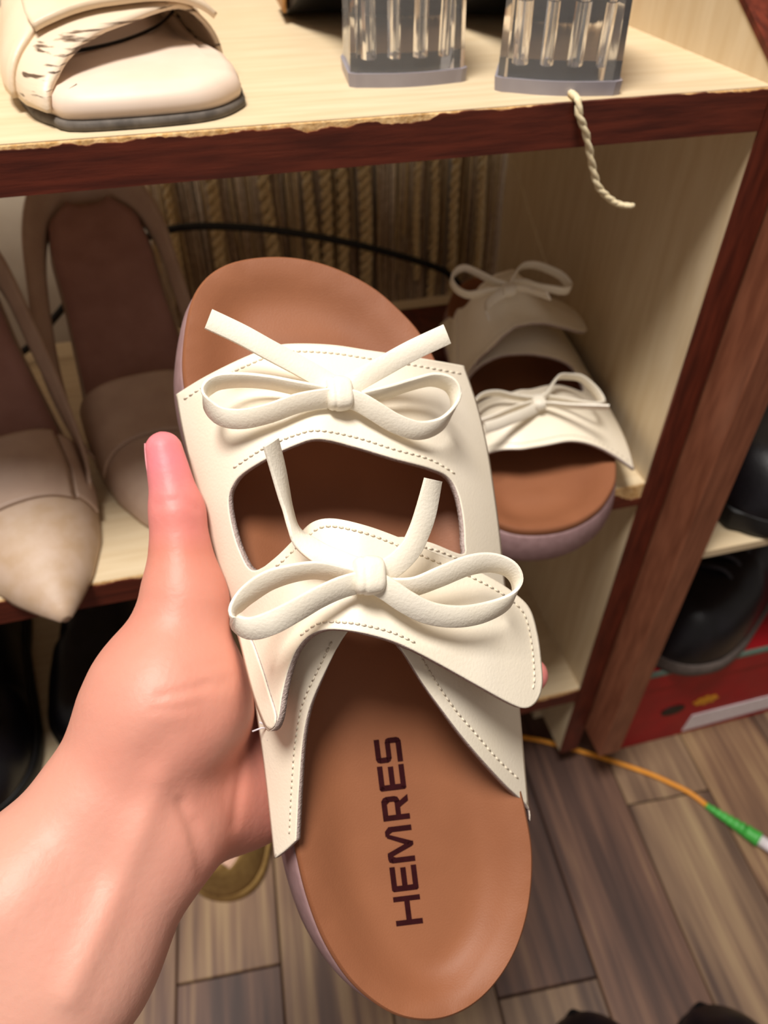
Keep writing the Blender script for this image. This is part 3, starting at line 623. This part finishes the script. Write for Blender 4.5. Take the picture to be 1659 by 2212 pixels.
# ================================================================== POINTED HIGH HEELS
def heel_pump(loc, rz, label, scuff=False):
    root = empty('pointed_heel', loc, rz); tag(root, label, 'shoe', 'pair of pointed taupe heels')
    ky = [0, .01, .025, .05, .085, .11, .14, .17, .195, .213, .226]
    kz = [.0065, .006, .0055, .0055, .008, .020, .047, .080, .108, .124, .133]
    kh = [.0012, .0085, .018, .0285, .036, .0365, .0340, .0315, .0315, .0285, .013]
    def zz(y): return float(np.interp(y, ky, kz))
    sy = np.linspace(0, .226, 70); sz = np.interp(sy, ky, kz); sz = np.convolve(np.pad(sz, 4, mode='reflect', reflect_type='odd'), np.ones(9)/9, 'valid'); sh = np.interp(sy, ky, kh)
    Z = lambda y: float(np.interp(y, sy, sz)); Hw = lambda y: float(np.interp(y, sy, sh))
    # outsole and heel
    V = []; F = []
    for y in sy:
        h = Hw(y)*1.0; z = Z(y); V += [(-h, y, z-.001), (h, y, z-.001), (h*.9, y, max(z-.006, 0.0005)), (-h*.9, y, max(z-.006, .0005))]
    for i in range(len(sy)-1):
        a = i*4; F += [(a+k, a+4+k, a+4+(k+1) % 4, a+(k+1) % 4) for k in range(4)]
    F += [(0, 1, 2, 3), tuple(len(V)-4+k for k in (3, 2, 1, 0))]
    fixn(mesh('outsole', V, F, 'taupe', root))
    V = []; F = []; n = 20
    for t in np.linspace(0, 1, 12):
        zc = (1-t)*.100; r = .022*(1-t)**1.6+.0065+.004*(t > .98); yc = .200+.004*t
        for k in range(n):
            a = 2*math.pi*k/n; tp = .012*math.sin(a)*(1-t)**2*-1 if t < .3 else 0
            V.append((r*math.cos(a)*.98, yc+r*math.sin(a)*.85, max(zc+(-.02*(1-t)**2*max(0, -math.sin(a))*1.0), .0)))
    for i in range(11):
        for k in range(n): F.append((i*n+k, i*n+(k+1) % n, (i+1)*n+(k+1) % n, (i+1)*n+k))
    F += [tuple(range(n)), tuple(11*n+k for k in range(n))[::-1]]
    fixn(mesh('stiletto_heel', V, F, 'taupe', root))
    # padded insole with a stitched rim
    V = []; F = []; m = 11; ys = np.linspace(.045, .2255, 50)
    for y in ys:
        h = Hw(y)*.93
        for j in range(m):
            x = -1+2*j/(m-1); V.append((x*h, y, Z(y)+.0025+.0045*abs(x)**3*sstep(.10, .17, y)-.001))
    for i in range(len(ys)-1):
        for j in range(m-1): F.append((i*m+j, i*m+j+1, (i+1)*m+j+1, (i+1)*m+j))
    ins = fixn(mesh('insole', V, F, 'taupe_in', root)); solid(ins, .0018, 0)
    # vamp: pointed toe box with a straight throat
    def vamp(y0, y1, extra, nm, m_, rear=None, hx=1.0, a0=0, a1=math.pi, par=root):
        V = []; F = []; na = 25; ny = 26
        for i in range(ny):
            t = i/(ny-1)
            for j in range(na):
                a = a0+(a1-a0)*j/(na-1)
                ye = y1 + (rear(math.cos(a)) if rear else 0)
                y = y0+(ye-y0)*t; h = Hw(y)+.0012+extra; top = np.interp(y, [0, .012, .03, .06, .09, .12], [.0035, .013, .023, .036, .046, .052])+extra
                c, s_ = math.cos(a), math.sin(a)
                V.append((-math.copysign(abs(c)**.85, c)*h*hx, y-(extra if t == 0 else 0), Z(y)-.004+abs(s_)**.95*top))
        for i in range(ny-1):
            for j in range(na-1): F.append((i*na+j, i*na+j+1, (i+1)*na+j+1, (i+1)*na+j))
        if nm == 'vamp': F.append(tuple(range(na)))
        o = fixn(mesh(nm, V, F, m_, par)); solid(o, .0016, 0); return o
    vp = vamp(.0002, .100, 0, 'vamp', 'taupe_scuff' if scuff else 'taupe', lambda c: .012*abs(c)**2)
    # folded overlay along the throat, split at one side
    vamp(.066, .103, .0017, 'throat_overlay', 'taupe', lambda c: .010*abs(c)**2, a0=.28, a1=2.35, par=vp)
    vamp(.068, .100, .0017, 'throat_overlay', 'taupe', lambda c: .012*abs(c)**2, a0=2.43, a1=2.95, par=vp)
    # one band runs from the vamp round the heel and back, flaring outwards
    ctl = [(-.036, .078, .010, .010, .004), (-.042, .098, .012, .012, .006), (-.0435, .130, .014, .014, .009), (-.040, .165, .010, .017, .008), (-.0345, .195, .002, .026, .010), (-.026, .217, -.003, .031, .010), (-.012, .231, -.005, .033, .009), (0, .2345, -.005, .033, .009),
           (.012, .231, -.005, .033, .009), (.026, .217, -.003, .031, .010), (.0345, .195, .001, .026, .009), (.0365, .165, .006, .017, .007), (.0385, .130, .010, .013, .005), (.0390, .100, .010, .012, .003), (.036, .080, .009, .010, .002)]
    P = spline(ctl, .004); V = []; F = []; nz_ = 5
    cen = np.array([0, .15])
    for p in P:
        d = p[:2]-cen; d /= np.linalg.norm(d); zb = Z(min(p[1], .2255))+p[2]
        for j in range(nz_):
            t = j/(nz_-1); V.append((p[0]+d[0]*p[4]*t**1.2, p[1]+d[1]*p[4]*.7*t**1.2, zb+p[3]*t))
    for i in range(len(P)-1):
        for j in range(nz_-1): F.append((i*nz_+j, i*nz_+j+1, (i+1)*nz_+j+1, (i+1)*nz_+j))
    solid(fixn(mesh('heel_strap', V, F, 'taupe_strap', root)), .002, 0)
    root.scale = (1.15, 1.05, .97)
    return root
heel_pump((-.040, .022, S2), math.radians(8), 'taupe pointed high heel with mauve insole, tip behind the thumb')
heel_pump((-.110, -.026, S2), math.radians(17), 'taupe pointed high heel with scuffed tip jutting over the shelf edge', True)

# ================================================================== PEEP-TOE SANDAL ON THE TOP SHELF
def peep_toe(loc, rz):
    root = empty('peep_toe_shoe', loc, rz); tag(root, 'cream peep-toe shoe with creased leather straps on the top shelf', 'shoe')
    ky = [0, .004, .012, .03, .06, .10, .15, .19, .22, .235]; kh = [.016, .027, .036, .0430, .0460, .042, .033, .031, .026, .010]
    Hw = lambda y: float(np.interp(y, ky, kh)); cx = lambda y: -.004*math.sin(min(y, .1)/.1*1.57)
    out = [(cx(y)+Hw(y), y) for y in np.linspace(0, .235, 40)]+[(cx(y)-Hw(y), y) for y in np.linspace(.235, 0, 40)]
    out = spline(out[::2], .004, True)
    def slab(nm, offs, m_, par=root, topfun=None):
        n = len(out); t = np.roll(out, -1, 0)-np.roll(out, 1, 0); t /= np.linalg.norm(t, axis=1)[:, None]; nn = np.stack([t[:, 1], -t[:, 0]], 1)
        if (nn*(out-out.mean(0))).sum() < 0: nn = -nn
        V = []; F = []
        for d, z in offs:
            q = out+nn*d
            for p in q: V.append((p[0], p[1], z+(.045*sstep(.09, .21, p[1]))))
        for k in range(len(offs)-1):
            for i in range(n): F.append((k*n+i, k*n+(i+1) % n, (k+1)*n+(i+1) % n, (k+1)*n+i))
        F += [tuple(range(n))[::-1]]
        # fan toward an inner ring keeps the top padded rather than flat
        b = (len(offs)-1)*n; ci = len(V); c0 = out.mean(0)
        rings = [.75, .45, .15]
        prev = b
        for r in rings:
            st = len(V)
            for i in range(n):
                p = c0+(out[i]-c0)*r*np.array([1, 1]); V.append((p[0], p[1], offs[-1][1]+.045*sstep(.09, .21, p[1])+.0015*(1-r)))
            for i in range(n): F.append((prev+i, prev+(i+1) % n, st+(i+1) % n, st+i))
            prev = st
        F.append(tuple(prev+i for i in range(n)))
        return fixn(mesh(nm, V, F, m_, par))
    slab('outsole', [(.0005, 0), (.0016, .0006), (.0016, .0030), (.0006, .0038)], 'greysole')
    slab('insole', [(-.0005, .004), (.0004, .006), (.0006, .008), (-.001, .0115), (-.005, .0138), (-.011, .0142)], 'insole2')
    # block heel
    V, F = [], []
    bx = MB().box((-.026, .178, 0), (.022, .226, .045)).build('heel_block', 'cream2', root); bevel(bx, .004, 3)
    # vamp band
    def band(nm, yf, yr, extra, m_, par=root, a0=0, a1=math.pi, H=.0225, th=.0022):
        V = []; F = []; na = 37; ny = 16
        for i in range(ny):
            t = i/(ny-1)
            for j in range(na):
                a = a0+(a1-a0)*j/(na-1); c, s_ = math.cos(a), math.sin(a); u = (1-c)/2     # u 0 = left foot of the band, 1 = right
                y0_, y1_ = yf(u), yr(u); y = y0_+(y1_-y0_)*t
                h = Hw(y)+.0028+extra; x = cx(y)-math.copysign(abs(c)**.80, c)*h
                z = .006+.03*sstep(.09, .21, y)+abs(s_)**.86*(H+extra+.26*(y-.05))
                V.append((x, y, z))
        for i in range(ny-1):
            for j in range(na-1): F.append((i*na+j, i*na+j+1, (i+1)*na+j+1, (i+1)*na+j))
        o = fixn(mesh(nm, V, F, m_, par)); solid(o, th, 0); return o
    yfr = lambda u: np.interp(u, [0, .15, .5, .85, 1], [.014, .022, .048, .074, .072])
    yse = lambda u: np.interp(u, [0, .15, .5, .85, 1], [.042, .050, .076, .100, .098])
    vp = band('vamp', yfr, lambda u: .125, 0, M['creased'])
    band('quarter', yse, lambda u: .150, .0022, 'cream2', vp)
    # hook-and-loop strap over the top
    band('top_strap', lambda u: np.interp(u, [0, .3, 1], [.046, .050, .068]), lambda u: np.interp(u, [0, .3, 1], [.075, .078, .09]), .0050, 'cream2', root, a0=.95, a1=2.55, th=.003)
    # heel counter and the dark seam across the insole
    V = []; F = []; nb_ = 41; nz_ = 6
    for i in range(nb_):
        a = math.pi*i/(nb_-1); c, s_ = math.cos(a), math.sin(a); y = .13+.105*abs(s_)**.8; x = cx(y)-math.copysign(abs(c)**.6, c)*.0335
        zb = .012+.045*sstep(.09, .21, y)
        for j in range(nz_): t = j/(nz_-1); V.append((x, y+.002*t, zb-.006+.055*t))
    for i in range(nb_-1):
        for j in range(nz_-1): F.append((i*nz_+j, i*nz_+j+1, (i+1)*nz_+j+1, (i+1)*nz_+j))
    ct = fixn(mesh('heel_counter', V, F, 'insole2', root)); solid(ct, .002, 0)
    P = spline([(-.036, .062, .0162), (-.02, .068, .0160), (.0, .080, .0160), (.02, .100, .0170), (.033, .120, .0195)], .004)
    MB().tube(P, .0008, 6).build('insole_seam', 'black_rub', ct, True)
    return root
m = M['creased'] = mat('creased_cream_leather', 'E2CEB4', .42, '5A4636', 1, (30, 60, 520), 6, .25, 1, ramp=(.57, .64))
peep_toe((-.006, .0085, S1), math.radians(9))

# ================================================================== CLEAR BLOCK HEELS
def clear_heel(loc, rz, label, curve=0.0):
    root = empty('clear_heel_shoe', loc, rz); tag(root, label, 'shoe', 'pair of shoes on clear block heels')
    # plan of the heel: straight front edge facing the viewer (y = 0), rounded back
    def plan(w, d):
        P = [(-w*.5, .003), (-w*.5+.003, .0004)]
        for i in range(13): x = -w*.5+.006+(w-.012)*i/12; P.append((x, 0 - .0030*math.sin(math.pi*i/12)))
        P += [(w*.5-.003, .0004), (w*.5, .003), (w*.47, d*.7), (w*.38, d), (-w*.38, d), (-w*.47, d*.7)]
        return P
    def loft(nm, lev, m_, par=root, flute=0):
        V = []; F = []
        for z, w, d, oy in lev:
            P = plan(w, d)
            for x, y in P: V.append((x, y+oy, z))
        n = len(P)
        for k in range(len(lev)-1):
            for i in range(n): F.append((k*n+i, k*n+(i+1) % n, (k+1)*n+(i+1) % n, (k+1)*n+i))
        F += [tuple(range(n))[::-1], tuple((len(lev)-1)*n+i for i in range(n))]
        return fixn(mesh(nm, V, F, m_, par, False))
    loft('top_lift', [(0, .0560, .050, .0), (.0058, .0570, .051, -.0002)], 'frost')
    hb = loft('heel_block', [(.0059, .0545, .049, .0008), (.03, .0530, .050, .0015), (.06, .052, .053, .003), (.078, .056, .058, .004)], 'clear')
    # moulded hollow channels inside the block
    for x, w, z1 in ((-.0175, .0075, .074), (-.0055, .0055, .074), (.0065, .0065, .074), (.0180, .0055, .074)):
        mb = MB(); n = 12
        for (z0_, zz_, sc) in ((.010, .034, 1.0), (.0342, z1, .72)):
            V = []; F = []
            for z in (z0_, zz_):
                for k in range(n):
                    a = 2*math.pi*k/n; V.append((x*(1+(z-.03)*1.2)+math.cos(a)*w*.5*sc, .012+math.sin(a)*.006*sc, z))
            for k in range(n): F.append((k, k+n, (k+1) % n+n, (k+1) % n))
            F += [tuple(range(n)), tuple(range(2*n-1, n-1, -1))]
            mb.add(V, F)
        mb.build('hollow_channel', 'clear', hb)
    # foot part: sole rises over the heel and comes down to a dark-edged forefoot
    ky = [-.004, .03, .06, .09, .12, .15, .18, .215, .235]; kz = [.083, .082, .072, .052, .028, .012, .006, .006, .010]; kh = [.022, .029, .029, .028, .032, .038, .041, .032, .010]
    ys = np.linspace(-.004, .235, 60); Zf = np.interp(ys, ky, kz); Zf = np.convolve(np.pad(Zf, 3, mode='reflect', reflect_type='odd'), np.ones(7)/7, 'valid'); Hf = np.interp(ys, ky, kh)
    bend = lambda y: -curve*max(0, (y-.05)/.185)**1.2
    def sheet(nm, dz, th, m_, grow, ymin=-1):
        V = []; F = []
        rows = [(y, z, h) for y, z, h in zip(ys, Zf, Hf) if y >= ymin]
        for y, z, h in rows:
            h += grow; c_ = bend(y); V += [(c_-h, y, z+dz), (c_+h, y, z+dz), (c_+h, y, z+dz-th), (c_-h, y, z+dz-th)]
        for i in range(len(rows)-1):
            a = i*4; F += [(a+k, a+4+k, a+4+(k+1) % 4, a+(k+1) % 4) for k in range(4)]
        F += [(0, 1, 2, 3), tuple(len(V)-4+k for k in (3, 2, 1, 0))]
        o = fixn(mesh(nm, V, F, m_, root, False)); return o
    sheet('outsole', -.001, .0045, 'black_rub', .0015, .075); sheet('insole', .006, .007, 'goldleather', 0)
    # forefoot strap
    V = []; F = []; na = 21
    for i in range(9):
        y = .150+.045*i/8
        for j in range(na):
            a = math.pi*j/(na-1); h = .0425; V.append((bend(y)-math.cos(a)*h, y, .006+math.sin(a)**.9*(.042-.008*i/8)))
    for i in range(8):
        for j in range(na-1): F.append((i*na+j, i*na+j+1, (i+1)*na+j+1, (i+1)*na+j))
    solid(fixn(mesh('forefoot_strap', V, F, 'goldleather', root)), .002, 0)
    return root
clear_heel((.1085, .0445, S1), math.radians(-3), 'shoe on a clear fluted block heel, beside the cream peep-toe shoe')
clear_heel((.1690, .0135, S1), math.radians(-22), 'shoe on a clear fluted block heel at the shelf edge, over the hanging string', .045)

# ================================================================== STRING, CABLES
sx_ = at_y(1249, 224, -.002).x
P = spline([(sx_+.003, .016, S1+.0014), (sx_+.001, .007, S1+.0015), (sx_, .0015, S1+.0017), (sx_, -.0022, S1+.0006), (sx_+.0003, -.0036, S1-.004), tuple(at_y(1266, 290, -.004)), tuple(at_y(1280, 360, -.004)), tuple(at_y(1294, 405, -.005)), tuple(at_y(1330, 438, -.007)), tuple(at_y(1366, 445, -.010))], .0012)
mb = MB(); k = len(P)
for ph in (0, math.pi):
    Q = []
    for i, p in enumerate(P):
        a = i*1.15+ph; Q.append(Vector(p)+Vector((math.cos(a), 0, 0))*.00075+Vector((0, math.sin(a), 0))*.00075)
    mb.tube(Q, .0013, 6)
tag(mb.build('string', 'string', None, True), 'short twisted cream string hanging over the top shelf edge', 'string')
# black cable arching along the back of the middle shelf
cpts = [(-.175, .27, S2+.004), tuple(at_y(60, 752, .275)), tuple(at_y(160, 638, .28)), tuple(at_y(240, 560, .285)), tuple(at_y(330, 507, .285)), tuple(at_y(420, 489, .285)), tuple(at_y(560, 494, .285)), tuple(at_y(700, 514, .285)), tuple(at_y(840, 546, .285)), tuple(at_y(965, 588, .285)), tuple(at_y(1010, 640, .285)), tuple(at_y(1030, 660, .28))]
cpts = [(p[0], p[1], max(p[2], S2+.0030)) for p in cpts]
cs_ = spline(cpts, .012); cs_[:, 2] = np.maximum(cs_[:, 2], S2+.0029)
tag(MB().tube(cs_, .0031, 10).build('black_cable', 'black_rub', None, True), 'black cable arching across the back of the middle shelf', 'cable')
# thin thread across the side panel
tag(MB().tube(spline([(at_y(1103, 330, .262).x-.004, .285, S1-TH+.0005), tuple(at_y(1103, 330, .262)), tuple(at_y(1112, 350, .25)), tuple(at_y(1145, 465, .22)), tuple(at_y(1186, 590, .185))], .01), .0006, 5).build('thread', 'string', None, True), 'thin pale thread hanging near the shelf side panel', 'thread')
# yellow patch cable with green boot on the floor
fp = [(.10, .10), (.17, .075)]+[tuple(at_z(*q, .003))[:2] for q in ((1130, 1592), (1200, 1607), (1300, 1636), (1400, 1670), (1450, 1692), (1490, 1712), (1530, 1742))]
fc = empty('patch_cable', (*fp[-1], 0)); tag(fc, 'orange-yellow cable with green plug boot lying on the wooden floor', 'cable'); o0 = Vector((*fp[-1], 0))
MB().tube([Vector((p[0], p[1], .0026))-o0 for p in spline(fp, .01)], .0026, 10).build('cable', 'orange', fc, True)
g0 = at_z(1526, 1740, .004); g1 = at_z(1640, 1815, .007); g2 = at_z(1700, 1856, .007); dirg = (g1-g0)
pts = [g0+dirg*t for t in np.linspace(0, 1, 28)]; rad = [.0030+.0045*t+(.0006 if i % 3 == 0 else -.0004)*(t < .8) for i, t in enumerate(np.linspace(0, 1, 28))]
MB().tube([p-o0+Vector((0, 0, max(0, r-p.z+.0002))) for p, r in zip(pts, rad)], rad, 12).build('plug_boot', 'green', fc, True)
MB().tube([g1-o0+Vector((0, 0, .001)), g2-o0+Vector((0, 0, .001))], .0055, 12).build('plug', 'label_white', fc, True)

# ================================================================== FRINGE CURTAIN BEHIND THE SHELF
cu = empty('fringe_curtain', (.1, .345, .30)); cb0 = Vector((.1, .345, .30))
tag(cu, 'hanging curtain of gold twisted cords and fine brown fringe behind the shelf', 'curtain')
MB().box((-.17, .004, .46), (.21, .0255, .475)).build('curtain_rod', 'brown', cu)
ztop, zbot = .765, .31
def cordpart(px, r, amp, pit, zb):
    p = at_y(px, 420, .336); x = p.x; zs = np.arange(zb, ztop, .0022); mb = MB()
    sw = rng.uniform(0, 6)
    for ph in (0, 2*math.pi/2):
        mb.tube([Vector((x+amp*math.cos(z/pit*2*math.pi+ph)+.002*math.sin(z*25+sw), .336+amp*math.sin(z/pit*2*math.pi+ph), z))-cb0 for z in zs], r, 6)
    mb.build('twisted_cord', 'cord', cu, True)
for px, r, amp, pit, zb in ((357, .0022, .0018, .017, .36), (455, .0030, .0030, .019, .36), (575, .0032, .0034, .021, .33), (668, .0026, .0026, .020, .40), (700, .0030, .0030, .020, .35), (736, .0030, .0028, .022, .37), (785, .0032, .0034, .019, .33), (905, .0022, .0016, .016, .40), (938, .0022, .0020, .018, .36), (985, .0026, .0022, .020, .38), (1040, .0024, .0020, .017, .37)):
    cordpart(px, r, amp, pit, zb)
for nm, m_, cnt, rr in (('fine_fringe', 'fringe', 420, .0011), ('glossy_strands', 'fringe_l', 70, .0009)):
    mb = MB()
    for i in range(cnt):
        px = rng.uniform(310, 1075); p = at_y(px, 420, .35); x = p.x; y = .352+rng.uniform(-.006, .006) if nm == 'fine_fringe' else .340+rng.uniform(-.004, .003)
        zb = rng.uniform(.30, .36) if nm == 'fine_fringe' else rng.uniform(.36, .46); ln = rng.uniform(-.006, .006); a = rng.uniform(0, 6)
        mb.tube([Vector((x+ln*t+.0012*math.sin(a+t*9), y, ztop+(zb-ztop)*t))-cb0 for t in np.linspace(0, 1, 7)], rr*rng.uniform(.6, 1.3), 4, False)
    o = mb.build(nm, m_, cu, True); o['kind'] = 'stuff'

# ================================================================== CLOSED SHOES (black shoes, tan loafer, the photographer's shoes)
def shoe(name, loc, rz, label, cat, L=.27, W=.095, H=.07, HC=.085, m_up='black', m_sole='black_rub', m_in='black', sole=.016, opening=True, laces=0, group=None, toe=1.0, lining=None):
    """toe points to -Y at the origin; heel at +L"""
    root = empty(name, loc, rz); tag(root, label, cat, group)
    hw = W*.5; ky = np.array([0, .015, .05, .14, .30, .5, .7, .88, .97, 1.0])*L; kh = np.array([.12, .38, .66, .90, 1.0, .88, .76, .78, .60, .30])*hw*1.0
    hts = np.array([.22, .34, .46, .56, .66, .95, 1.15, 1.22, 1.2, 1.12])*H
    sy = L*(.5-.5*np.cos(np.linspace(0, math.pi, 60)))*.92+L*.08*np.linspace(0, 1, 60); tt = sy/L
    sh = np.interp(sy, ky, np.array([.9, .9, .92, .97, 1.0, .88, .76, .78, .79, .80])*hw)
    sh *= (1-np.clip(1-tt/.24, 0, 1)**2.3)**(1/2.3)*(1-np.clip((tt-.84)/.16, 0, 1)**2.3)**(1/2.3); sh = np.maximum(sh, .0015)
    st_ = np.interp(sy, ky, np.array([.60, .60, .60, .61, .68, .95, 1.15, 1.22, 1.2, 1.12])*H)*(1-np.clip(1-tt/.16, 0, 1)**2.4*.85)
    V = []; F = []
    lv = ((1.02, 0), (1.07, .003), (1.07, sole), (1.0, sole+.001))
    for k, (g, z) in enumerate(lv):
        for i, y in enumerate(sy): V.append((sh[i]*g, y+(-.003 if i == 0 else 0), z+.012*max(0, .15-y/L)))
        for i in range(len(sy)-1, -1, -1): V.append((-sh[i]*g, sy[i]+(-.003 if i == 0 else 0), z+.012*max(0, .15-sy[i]/L)))
    n = 2*len(sy)
    for k in range(3):
        for i in range(n): F.append((k*n+i, k*n+(i+1) % n, (k+1)*n+(i+1) % n, (k+1)*n+i))
    for k, rev in ((0, True), (3, False)):
        for i in range(len(sy)-1):
            f = (k*n+i, k*n+i+1, k*n+n-2-i, k*n+n-1-i); F.append(f if not rev else f[::-1])
    fixn(mesh('sole', V, F, m_sole, root))
    V = []; F = []; na = 31
    for i, y in enumerate(sy):
        for j in range(na):
            a = math.pi*j/(na-1); c, s_ = math.cos(a), math.sin(a)
            V.append((-math.copysign(abs(c)**.7, c)*sh[i]*(1.0-.18*abs(s_)*(y/L > .4)), y, sole*.8+.012*max(0, .15-y/L)+abs(s_)**.8*st_[i]))
    for i in range(len(sy)-1):
        for j in range(na-1):
            a = math.pi*(j+.5)/(na-1); t = sy[i]/L
            if opening and t > .42 and t < .965 and .28+.5*max(0, .55-t)*4 < a/math.pi*1.0 < 1-(.28+.5*max(0, .55-t)*4): continue
            F.append((i*na+j, i*na+j+1, (i+1)*na+j+1, (i+1)*na+j))
    F.append(tuple(range(na))); F.append(tuple((len(sy)-1)*na+j for j in range(na)))
    up = fixn(mesh('upper', V, F, [m_up, lining or m_in], root)); solid(up, .003, -1, 1 if lining else 0)
    if opening:
        V = []; F = []
        for i, y in enumerate(sy): V += [(-sh[i]*.9, y, sole+.004), (sh[i]*.9, y, sole+.004)]
        for i in range(4, len(sy)-2): F.append((2*i, 2*i+1, 2*i+3, 2*i+2))
        fixn(mesh('insole', V, F, m_in, root))
    for k in range(laces):
        y = L*(.28+.055*k); i = int(np.argmin(abs(sy-y))); z = st_[i]+sole*.8
        pts = [Vector((x*sh[i]*.5, y+.004*math.sin(x*3), z+.002-.30*sh[i]*x*x+.003*math.cos(x*2))) for x in np.linspace(-1, 1, 11)]
        MB().tube(pts, .0024, 6).build('lace', M['lace'], root, True)
    return root
M['lace'] = mat('black_lace', '1D1A22', .5, '2A2630', 300)
# red shoe box beside the shelf with black shoes on it
bx = empty('shoe_box', (.345, .002, 0)); tag(bx, 'red shoe box with white label and yellow emblem on the floor', 'box')
bevel(MB().box((0, 0, 0), (.33, .20, .112)).build('box_body', 'red', bx), .0012)
lid = bevel(MB().box((-.002, -.002, .1125), (.332, .202, .142)).build('lid', 'red', bx), .0012)
MB().box((-.0025, -.0028, .1375), (.3325, .0005, .1423)).build('lid_edge', 'green_edge', lid)
def on_front(px, py): p = at_y(px, py, -.0005); return p.x-.345, p.z
# flat print on the front face, set at its place on the face
def disc(nm, cx_, cz_, rx, rz_, m_, n=28, y=-.0008, tilt=0):
    V = [(cx_+rx*math.cos(2*math.pi*k/n)*math.cos(tilt)-rz_*math.sin(2*math.pi*k/n)*math.sin(tilt), y, cz_+rx*math.cos(2*math.pi*k/n)*math.sin(tilt)+rz_*math.sin(2*math.pi*k/n)*math.cos(tilt)) for k in range(n)]
    V += [(v[0], y+.0007, v[2]) for v in V]; F = [tuple(range(n)), tuple(range(2*n-1, n-1, -1))]+[(k, (k+1) % n, (k+1) % n+n, k+n) for k in range(n)]
    return fixn(mesh(nm, V, F, m_, bx, False))
hx_, hz_ = on_front(1456, 1538); disc('finger_hole', hx_, hz_, .0135, .0085, 'black_rub')
ex, ez = on_front(1527, 1516)
def flower(nm, cx_, cz_, r, m_):
    n = 48; V = [(cx_+r*(1+.16*math.cos(8*2*math.pi*k/n))*math.cos(2*math.pi*k/n), -.0009, cz_+.55*r*(1+.16*math.cos(8*2*math.pi*k/n))*math.sin(2*math.pi*k/n)) for k in range(n)]
    V += [(v[0], -.0001, v[2]) for v in V]; F = [tuple(range(n)), tuple(range(2*n-1, n-1, -1))]+[(k, (k+1) % n, (k+1) % n+n, k+n) for k in range(n)]
    return fixn(mesh(nm, V, F, m_, bx, False))
flower('emblem', ex, ez, .013, 'yellow')
q = [on_front(*p) for p in ((1475, 1582), (1497, 1549), (1659, 1508), (1720, 1492), (1720, 1518), (1659, 1532))]
V = [(x, -.0010, z) for x, z in q]+[(x, -.0001, z) for x, z in q]; n = len(q)
lb = fixn(mesh('label', V, [tuple(range(n)), tuple(range(2*n-1, n-1, -1))]+[(k, (k+1) % n, (k+1) % n+n, k+n) for k in range(n)], 'label_white', bx, False))
shoe('black_shoe', (.352, .012, .1418), math.radians(-62), 'black lace-up shoe with grey sole standing on the red box', 'shoe', L=.27, W=.10, H=.095, m_sole='grey_rub', laces=4)
shoe('black_shoe', (.350, -.008, .345), math.radians(-60), 'black shoe on the thin shelf above the red box', 'shoe', L=.26, W=.10, H=.08, laces=3)
# shoes in the dark bottom shelf
for x, y, r, lb_ in ((-.248, -.002, 4, 'black closed shoe at the front of the dark bottom shelf, beside the forearm'), (-.152, .035, -2, 'black closed shoe in the bottom shelf, under the scuffed pointed heel')):
    shoe('black_shoe', (x, y, S3), math.radians(r), lb_, 'shoe', L=.24, W=.092, H=.07, group='black shoes in the bottom shelf')
# tan loafer pushed under the shelf, heel outwards
shoe('tan_loafer', (.004, .198, 0), math.radians(-200+360), 'tan slip-on shoe pushed under the shelf, heel towards the room', 'shoe', L=.26, W=.092, H=.052, m_up='olive', m_sole='olive', m_in='pinkin', lining='pinkin', sole=.014)
# photographer's shoes on the floor
for px, py, lb_ in ((1243, 2200, 'rounded black shoe toe on the floor, close to the heel of the held sandal'), (1520, 2184, 'rounded black shoe toe on the floor, farther from the heel of the held sandal')):
    p = at_z(px, py, .02); shoe('black_slipper', (p.x, p.y+.004, 0), math.radians(180+(1 if px < 1400 else -1)), lb_, 'shoe', L=.26, W=.088, H=.07, opening=True, group='shoes worn by the person')
